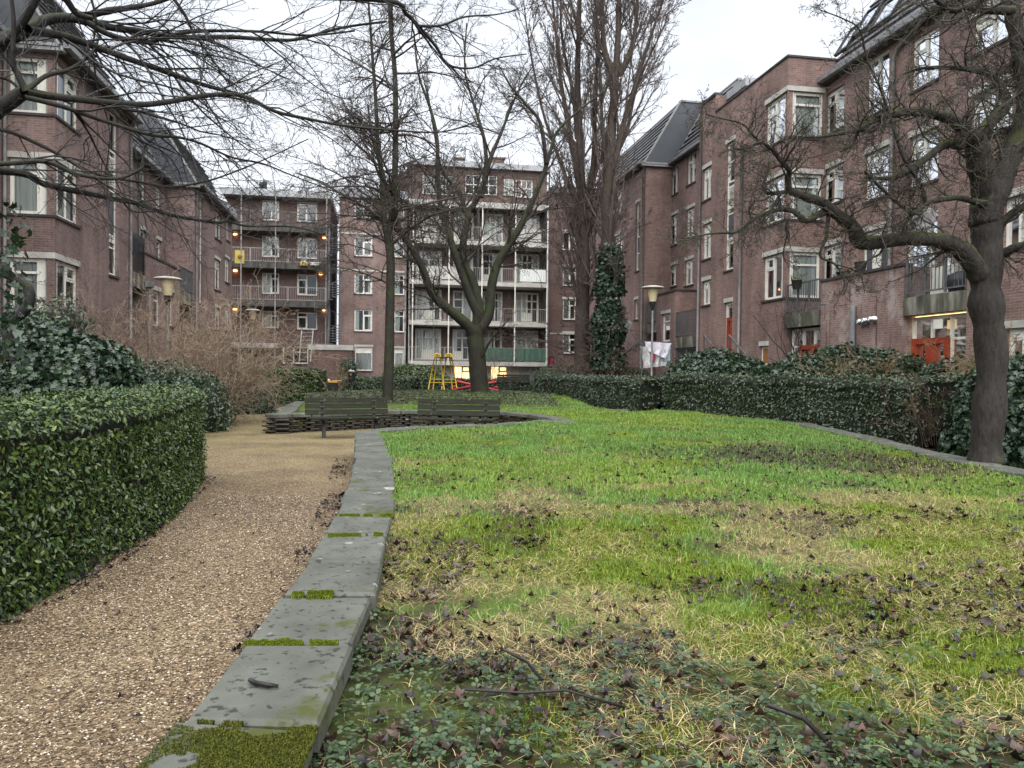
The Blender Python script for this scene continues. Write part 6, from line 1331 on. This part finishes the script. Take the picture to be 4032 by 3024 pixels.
def bench(p, yaw, label, group='slatted park benches'):
    o = empty('park_bench', p, yaw, label, 'bench', group)   # local: x along the bench, -y is the front
    mb = MB()
    for k in range(3):
        z = .50 + k * .128; y = .22 + .035 * k; mb.hexa([(-.92, y, z), (.92, y, z), (.92, y + .045, z), (-.92, y + .045, z), (-.92, y + .028, z + .115), (.92, y + .028, z + .115), (.92, y + .073, z + .115), (-.92, y + .073, z + .115)])
    b = mb.build('backrest', M['bench'], o, bevel=.006)
    mb = MB()
    for x in (-.55, .6):
        for k in range(3):
            z = .55 + k * .128; y = .22 + .035 * k + .012
            for q in (-.03, .03): mb.tube([(x + q, y - .014, z), (x + q, y + .006, z)], .009, 8)
    mb.build('bolt', M['steel'], b)
    mb = MB()
    for k in range(3): mb.box(-.86, .86, -.26 + k * .15, -.26 + k * .15 + .135, .415, .46)
    mb.build('seat', M['bench'], o, bevel=.006)
    for x in (-.55, .6):
        mb = MB(); mb.bar((x, .02, 0), (x, .10, .42), .07, .09, up=(0, 1, 0)); mb.bar((x, -.24, .385), (x, .2, .40), .06, .05); mb.bar((x, .24, .36), (x, .385, .88), .06, .04, up=(0, 1, 0)); mb.build('leg', M['black'], o)
    return o
bench((-3.55, 16.75, 0), R(24), 'weathered dark plank bench turned slightly, the left one by the curved slab wall')
bench((-1.2, 16.65, 0), R(-5), 'dark plank bench with pale lichen spots, the right one by the curved slab wall')
bench((.05, 42.6, .45), R(-3), 'dark green bench far back by the playground hedge')
M['yellow'] = mat('yellow_paint', [(.55, .36, .015), (.66, .46, .03)], 4, .4); M['pink'] = mat('red_pink_paint', [(.50, .035, .06), (.62, .07, .10)], 4, .45)
# toddler swing: two arched ladder frames joined by a bar
Yw = 37.5
z5 = lambda x, y, Y=Yw: at_depth(1600 + x * .2712, 1300 + y * .2712, Y)
base = z5(525, 872); SW = empty('swing_frame', base, 0, 'yellow tubular swing frame with two arched ends on the playground', 'swing')
def sw(name, pts, r=.028, m=None):
    mb = MB(); mb.tube([p - base for p in pts], r, 8); return mb.build(name, m or M['yellow'], SW, smooth=True)
for (cx, la, ra, dy) in ((450, 318, 552, -.45), (618, 512, 738, .45)):
    Yy = Yw + dy
    sw('leg', [z5(la, 872, Yy), z5(cx - 42, 400, Yy)]); sw('leg', [z5(ra, 872, Yy), z5(cx + 42, 400, Yy)])
    arc = [z5(cx - 44 * math.cos(t), 385 - 42 * math.sin(t), Yy) for t in np.linspace(0, math.pi, 9)]; sw('arch', arc, .05)
    arc = [z5(cx - 26 * math.cos(t), 392 - 22 * math.sin(t), Yy) for t in np.linspace(0, math.pi, 7)]; sw('arch', arc, .03)
    sw('leg', [z5(la + (68 if cx < 500 else 155), 872, Yy + .35), z5(cx - 8 + (0 if cx < 500 else 30), 392, Yy)], .024)
    for yy in (715, 760):
        f = (872 - yy) / 472; sw('rung', [z5(la + (cx - 42 - la) * f, yy, Yy), z5(ra + (cx + 42 - ra) * f, yy, Yy)], .02)
sw('crossbar', [z5(450, 392, Yw - .45), z5(618, 392, Yw + .45)], .03, mat('rusty_bar', [(.09, .05, .03), (.16, .09, .05)], 6, .6))
for xx in (475, 525, 560):
    sw('chain', [z5(xx, 395, Yw), z5(xx, 790, Yw)], .006, M['rail'])
mb = MB(); a, b = z5(462, 800, Yw) - base, z5(592, 800, Yw) - base
mb.box(a.x, b.x, -.16, .16, a.z - .03, a.z + .02); mb.build('swing_seat', M['black'], SW)
# red four-armed seesaw behind the trunk
Ys = 38.5; base2 = z5(1060, 880, Ys); SS = empty('seesaw', base2, 0, 'red four-armed seesaw half hidden by the forked tree trunk', 'seesaw')
for (x0, y0, d0), (x1, y1, d1) in (((735, 742, 1.3), (1345, 880, -1.3)), ((655, 868, -1.2), (1300, 750, 1.2))):
    p, q = z5(x0, y0, Ys + d0) - base2, z5(x1, y1, Ys + d1) - base2; mb = MB(); mb.tube([p, q], .055, 8); bm_ = mb.build('beam', M['pink'], SS, smooth=True)
    for e, f in ((p, q), (q, p)):
        h = e + (f - e) * .06; mb = MB(); mb.tube([h, h + Vector((0, 0, .17))], .03, 8); mb.tube([h + Vector((-.09, 0, .16)), h + Vector((.09, 0, .16))], .025, 8); mb.build('handle', M['pink'], bm_)
mb = MB(); c = z5(1000, 812, Ys) - base2; mb.tube([Vector((c.x, 0, -.05)), Vector((c.x, 0, c.z))], .07, 10); mb.tube([Vector((c.x - .35, -.1, -.02)), Vector((c.x - .1, 0, c.z - .05))], .03, 8); mb.build('pivot_post', M['pink'], SS)
# lamps
M['lampglass'] = mat('lamp_shade', [(.55, .47, .28), (.66, .58, .38)], 3, .35)
def lamp(nx, ny, Y, label, s=1.):
    t = at_depth(nx, ny, Y); o = empty('street_lamp', (t.x, t.y, 0), 0, label, 'street lamp', 'lamp posts with disc tops'); H = t.z
    mb = MB(); mb.lathe((0, 0, 0), [(.055, 0), (.055, 1), (.04, 1.05), (.036, H - .78 * s)], 14); mb.build('post', M['zinc'], o, smooth=True)
    mb = MB(); mb.lathe((0, 0, H - .78 * s), [(.038, -.1), (.07 * s, .0), (.12 * s, .2 * s), (.12 * s, .21 * s), (.0, .21 * s)], 20); mb.build('collar', M['black'], o, smooth=True)
    mb = MB(); mb.lathe((0, 0, H - .57 * s), [(.115 * s, 0), (.19 * s, .40 * s), (.20 * s, .47 * s)], 24); mb.build('lamp_shade', M['lampglass'], o, smooth=True)
    mb = MB(); mb.lathe((0, 0, H - .13 * s), [(.2 * s, .0), (.40 * s, .035), (.405 * s, .05), (.36 * s, .08), (.2 * s, .115), (.0, .13)], 32); mb.build('disc_top', M['lintel'], o, smooth=True)
lamp(2571, 1124, 27, 'street lamp with a disc top rising above the right-hand hedge')
lamp(661, 1088, 22.7, 'street lamp with a disc top above the tan bare bush, closest to the left bay')
lamp(995, 1216, 41, 'small-looking street lamp in front of the gallery block')
# litter bin on the hedge, black crate with lid
p = at_depth(1384, 1505, 41.5); o = empty('litter_bin', (p.x, p.y, .3), 0, 'black litter bin filled to the rim in front of the conifer hedge', 'litter bin')
mb = MB(); h = p.z - .3; mb.lathe((0, 0, h), [(.16, .0), (.215, .56)], 16); mb.lathe((0, 0, h), [(.0, .0), (.16, .0)], 16); mb.build('bin', M['black'], o, smooth=True)
mb = MB(); mb.lathe((0, 0, h + .55), [(.20, 0), (.225, .0), (.225, .035), (.20, .035)], 16); mb.build('rim', M['rail_w'], o)
mb = MB(); mb.tube([(0, .1, 0), (0, .1, h + .3)], .04, 8); mb.build('post', M['rail'], o)
mb = MB(); mb.lathe((-.05, 0, h + .56), [(.1, 0), (.12, .06), (.05, .12), (0, .13)], 7); mb.lathe((.09, .02, h + .56), [(.08, 0), (.08, .05), (0, .09)], 6); mb.build('rubbish', M['white2'], o)
mb = MB(); mb.box(-.03, .03, -.205, -.19, h + .38, h + .46); mb.build('badge', M['white2'], o)
p = dl(715, 843, .3); p = at_depth(1308, 1538, 37.5); o = empty('storage_box', p, R(5), 'black box with an orange lid and clutter on it beside the stone steps', 'box')
mb = MB(); mb.box(-.26, .26, -.2, .2, 0, .38); mb.build('box', M['black'], o, bevel=.01)
mb = MB(); mb.box(-.28, .28, -.22, .22, .383, .44); mb.build('lid', mat('orange_lid', [(.55, .25, .02), (.66, .36, .04)], 3, .5), o, bevel=.01)
mb = MB(); mb.lathe((-.18, 0, .44), [(.08, 0), (.1, .06), (.04, .13), (0, .14)], 8); mb.bar((-.05, 0, .47), (.45, .05, .5), .06, .03); mb.build('clutter', mat('pale_clutter', [(.45, .5, .3), (.7, .66, .55)], 9, .6), o)
# steps on both sides of the upper lawn
def steps(pts, label, w):
    o = empty('stone_steps', (pts[0][0], pts[0][1], 0), 0, label, 'steps', 'stone steps up to the upper lawn')
    for (x, y, z, dx, dy) in pts:
        mb = MB(); mb.box(-w / 2, w / 2, 0, .4, -.12, 0); s = mb.build('step', M['slab'], o); s.location = (x - pts[0][0], y - pts[0][1], z); s.rotation_euler = (0, 0, math.atan2(dy, dx))
steps([(-7.6 + .12 * k, 28.2 + .85 * k, .12 + .10 * k, 1, .08) for k in range(5)], 'shallow grey slab steps beside the clipped hedge on the left', 1.5)
steps([(3.35 - .22 * k, 19.7 + .62 * k, .30 + .05 * k, 1, -.1) for k in range(4)], 'shallow grey slab steps in the grass beside the right hedge', 1.2)
# far edge kerb of the upper lawn
mb = MB(); Q = [(-7.45, 28), (-6.55, 33.05), (-4, 35.25), (0, 35.45), (1.4, 34.1)]
for a, b in zip(Q[:-1], Q[1:]): mb.bar((*a, .50), (*b, .50), .16, .2)
tag(mb.build('kerb', M['slab']), 'narrow grey kerb along the far edge of the upper lawn', 'kerb')
mb = MB(); st_ = .5; mb.quad((-14, 33, .02), (6, 33, .02), (6, 58, .46), (-14, 58, .46)); tag(mb.build('playground_ground', M['earth']), kind='structure')
# fence in front of the gallery block
fp = on_v; A_ = at_depth(905, 1432, 46); B_2 = at_depth(1215, 1436, 46); o = empty('fence', (A_.x, A_.y, 0), 0, 'grey wooden slat fence with rails in front of the gallery block', 'fence')
mb = MB(); n = 46
for k in range(n): x = (B_2.x - A_.x) * k / n; mb.box(x, x + .085, .0, .02, .3, 1.52)
mb.build('slats', M['rail'], o)
mb = MB(); L = B_2.x - A_.x
for z in (.95, 1.55): mb.box(-.05, L, -.05, -.004, z, z + .07)
mb.build('rail', M['rail'], o)
for k in range(4): mb = MB(); mb.box(L * k / 3 - .05, L * k / 3 + .05, -.12, -.055, 0, 1.75); mb.build('post', M['rail'], o)
# ladder leaning by the galleries
Yl = 52; p0, p1, q0_, q1_ = at_depth(1178, 1425, Yl), at_depth(1188, 1302, Yl + 1), at_depth(1222, 1425, Yl), at_depth(1233, 1300, Yl + 1)
o = empty('ladder', p0, 0, 'aluminium ladder leaning upright beside the brick shed', 'ladder'); 
for a, b in ((p0, p1), (q0_, q1_)): mb = MB(); mb.bar(a - p0, b - p0, .07, .05); mb.build('rail', M['rail_w'], o)
mb = MB()
for k in range(8): t = .06 + k * .125; mb.bar(p0.lerp(p1, t) - p0, q0_.lerp(q1_, t) - p0, .035, .035)
mb.build('rungs', M['rail_w'], o)
# satellite dishes
def dish(v, nx, ny, r, label, face, arm):
    a, z = on_v(v, nx, ny); p = BF @ Vector((v, a, z)); o = empty('satellite_dish', p, YAW + face, label, 'satellite dish', 'satellite dishes on the walls')
    mb = MB(); mb.lathe((0, 0, 0), [(0, 0), (r * .5, .025), (r, .10), (r, .112), (r * .5, .04), (0, .015)], 24); d = mb.build('dish', M['pipe'], o, smooth=True); d.rotation_euler = (R(72), 0, 0)
    mb = MB(); mb.tube([(0, .02, 0), (0, .2, -.12), (arm, .35, -.15)], .02, 8); mb.tube([(0, -.1, -r), (0, -.42, -.1)], .012, 6); mb.build('bracket', M['rail'], o)
    mb = MB(); mb.box(-.04, .04, -.48, -.38, -.14, -.05); mb.build('receiver', M['black'], o)
dish(VR - .75, 2474, 1293, .42, 'round satellite dish beside the ivy-clad poplar', R(-75), .55)
dish(VRr - 1.0, 3637, 877, .40, 'grey satellite dish hanging beyond the mossy limb over the railed balcony', R(-70), .6)
# laundry by the far right balcony
p = at_depth(2590, 1500, 33); o = empty('laundry_rack', (p.x, p.y, .1), R(8), 'washing rack with a white sheet and clear plastic cover beside the lamp post', 'laundry rack')
zz = lambda x, y: at_depth(x, y, 33) - Vector((p.x, p.y, .1))
mb = MB(); a, b = zz(2535, 1350), zz(2645, 1352); mb.bar((a.x, 0, a.z), (b.x, 0, b.z), .03); mb.bar((a.x - .75, .1, a.z + .1), (b.x, .1, b.z + .06), .02); mb.bar((a.x - .75, .25, a.z + .06), (b.x, .25, b.z + .02), .02)
for x in (a.x - .1, b.x): mb.bar((x, 0, 0), (x, 0, a.z), .035)
mb.bar((a.x - .75, .1, a.z + .1), (a.x - .2, .2, a.z - .4), .02); mb.build('rack', M['rail'], o)
def drape(name, pts, m, amp=.04, n=14, rows=8, y=0.):
    """pts: top-left, top-right, bottom-right, bottom-left in rack coordinates (x,z)"""
    mb = MB(); G = []
    for j in range(rows + 1):
        row = []
        for i in range(n + 1):
            s, t = i / n, j / rows; x = (pts[0][0] * (1 - s) + pts[1][0] * s) * (1 - t) + (pts[3][0] * (1 - s) + pts[2][0] * s) * t; z = (pts[0][1] * (1 - s) + pts[1][1] * s) * (1 - t) + (pts[3][1] * (1 - s) + pts[2][1] * s) * t
            row.append((x + .015 * math.sin(j * 1.3 + i), y - .02 + amp * (.3 + t) * math.sin(i * 1.25 + .5 * math.sin(j)), z + .02 * math.sin(i * 2.1) * t))
        G.append(row)
    for j in range(rows):
        for i in range(n): mb.quad(G[j][i], G[j][i + 1], G[j + 1][i + 1], G[j + 1][i])
    return mb.build(name, m, o, smooth=True)
q = lambda x, y: (zz(x, y).x, zz(x, y).z)
drape('sheet', [q(2534, 1345), q(2642, 1351), q(2618, 1412), q(2545, 1380)], mat('white_sheet', [(.60, .58, .66), (.74, .72, .80)], 2, .9), y=-.05)
mp_ = mat('clear_plastic', [(.40, .41, .41), (.62, .63, .63)], 5, .25, 1, 8, spec=.7)
drape('plastic_cover', [q(2520, 1365), q(2640, 1360), q(2622, 1440), q(2534, 1450)], mp_, .09, y=.06)
drape('garment', [q(2558, 1390), q(2580, 1390), q(2578, 1425), q(2560, 1425)], M['curtain_red'], .03, 6, 5, y=-.0)
drape('garment', [q(2606, 1380), q(2640, 1365), q(2638, 1420), q(2612, 1425)], mat('pale_blue_cloth', [(.25, .36, .38), (.42, .52, .52)], 4, .9), .04, 8, 6, y=-.03)
# plant pots and things on the balconies
def pot(v, nx, ny, r, h, label, plant=0, m=None):
    a, z = on_v(v, nx, ny); p = BF @ Vector((v, a, z)); o = empty('plant_pot', p, YAW, label, 'plant pot', 'pots on the balcony edge')
    mb = MB(); mb.lathe((0, 0, 0), [(0, 0), (r * .75, 0), (r, h), (r * 1.08, h), (r * 1.08, h + .03), (r * .9, h + .03), (r * .85, h - .03), (0, h - .03)], 16); mb.build('pot', m or M['rail'], o, smooth=True)
    if plant:
        x_ = rng.normal(0, r * .5, 60); y_ = rng.normal(0, r * .5, 60); V_, f4, f3 = blades(60, x_, y_, np.full(60, h), rng.uniform(.1, .26, 60), np.full(60, .02), rng.uniform(.1, .8, 60), 9); np_mesh('plant', V_, [f4, f3], M['mosst'], o)
pot(VR + .12, 3388, 1079, .17, .34, 'tall grey flowerpot standing on the brick balcony parapet'); pot(VR + .12, 3320, 1090, .2, .12, 'flat dark bowl on the brick balcony parapet', 0, M['black'])
pot(VR - .1, 3136, 1138, .17, .28, 'grey flowerpot with a green plant hanging on the left railing', 1)
a, z = on_v(VR + .7, 3744, 1140); p = BF @ Vector((VR + .7, a, 3.61)); o = empty('cabinet', p, YAW, 'white cabinet on the railed balcony beside the mossy trunk', 'cabinet')
mb = MB(); mb.box(-.25, .25, -.45, .45, 0, .75); mb.build('body', M['white'], o, bevel=.01); mb = MB(); mb.lathe((0, .1, .753), [(.0, 0), (.1, 0), (.1, .18), (.06, .22), (0, .22)], 12); mb.build('jar', M['curtain'], o)
a, z = on_v(VR + .35, 3785, 1140); p = BF @ Vector((VR + .35, a, 3.61)); o = empty('covered_barbecue', p, YAW, 'black covered bundle on the railed balcony beside the white cabinet', 'cover')
mb = MB(); mb.lathe((0, 0, 0), [(.28, 0), (.34, .25), (.3, .42), (.15, .5), (0, .52)], 12); mb.build('cover', M['black'], o, smooth=True)
a, z = on_v(VR - .1, 2700, 1190)
# white litter in the gap and on the grass
for k, (x, y, zz_, lb) in enumerate(((3640, 1698, .06, 'crumpled white paper on the earth in the gap of the right hedge'), (2118, 1563, .47, 'white scrap of paper on the upper lawn'))):
    p = dl(x / DN, y / DN, zz_); mb = MB(); mb.lathe((p.x, p.y, p.z - .03), [(.07, 0), (.09, .03), (.05, .06), (0, .07)], 7); tag(mb.build('paper_scrap', M['white']), lb, 'paper')
# handrails by the red side door
for nx, lb in ((2870, 'sloping grey handrail by the narrow red door'), (2772, 'sloping grey handrail beside the barred room')):
    a, z = on_v(VR - .6, nx, 1330); p = BF @ Vector((VR - .6, a, 0)); o = empty('handrail', p, YAW, lb, 'handrail', 'handrails of the basement stairs'); mb = MB(); mb.bar((0, 0, z + .1), (0, -2.0, z - 1.0), .07, .05); mb.build('rail', M['rail'], o)
    for t in (0, .5, 1): mb = MB(); mb.bar((0, -2 * t, z + .05 - 1.1 * t), (0, -2 * t, max(.0, z - .9 - 1.1 * t)), .05); mb.build('post', M['rail'], o)

# ------------------------------------------------------------------ light
w = bpy.data.worlds.new('World'); sc.world = w; w.use_nodes = True; n = w.node_tree.nodes; l = w.node_tree.links; bg = n['Background']
SUN_EL, SUN_AZ = R(60), R(176)
sky = n.new('ShaderNodeTexSky'); sky.sky_type = 'NISHITA'; sky.sun_disc = False; sky.sun_elevation = SUN_EL; sky.sun_rotation = SUN_AZ; sky.air_density = 1.2; sky.dust_density = 4
hs = n.new('ShaderNodeHueSaturation'); hs.inputs['Saturation'].default_value = .22; l.new(sky.outputs[0], hs.inputs['Color'])
co = n.new('ShaderNodeTexCoord').outputs['Generated']; mp = n.new('ShaderNodeMapping'); mp.inputs['Scale'].default_value = (1, 1, 2.5); l.new(co, mp.inputs[0])
t = noise(n, l, mp.outputs[0], 1.7, 6, .55); r = ramp(n, [(.33, (4.2, 4.55, 5.15)), (.67, (6.2, 6.5, 7.0))]); l.new(t.outputs[0], r.inputs[0])
l.new(mixc(n, l, .9, hs.outputs[0], r.outputs[0]), bg.inputs['Color']); bg.inputs['Strength'].default_value = .05
sd = bpy.data.lights.new('sun', 'SUN'); sd.energy = 1.5; sd.angle = R(105); sd.color = (1, .97, .93); so = bpy.data.objects.new('sun', sd); col.objects.link(so)
so.rotation_euler = (R(90) - SUN_EL, 0, math.pi - SUN_AZ)
vs = sc.view_settings; vs.view_transform = 'Standard'; vs.look = 'None'; vs.exposure = 1.95; vs.gamma = 1
sc.render.engine = 'CYCLES'; sc.cycles.use_denoising = True; sc.cycles.max_bounces = 6; sc.cycles.diffuse_bounces = 3; sc.cycles.glossy_bounces = 3; sc.cycles.transparent_max_bounces = 10; sc.cycles.caustics_reflective = False; sc.cycles.caustics_refractive = False
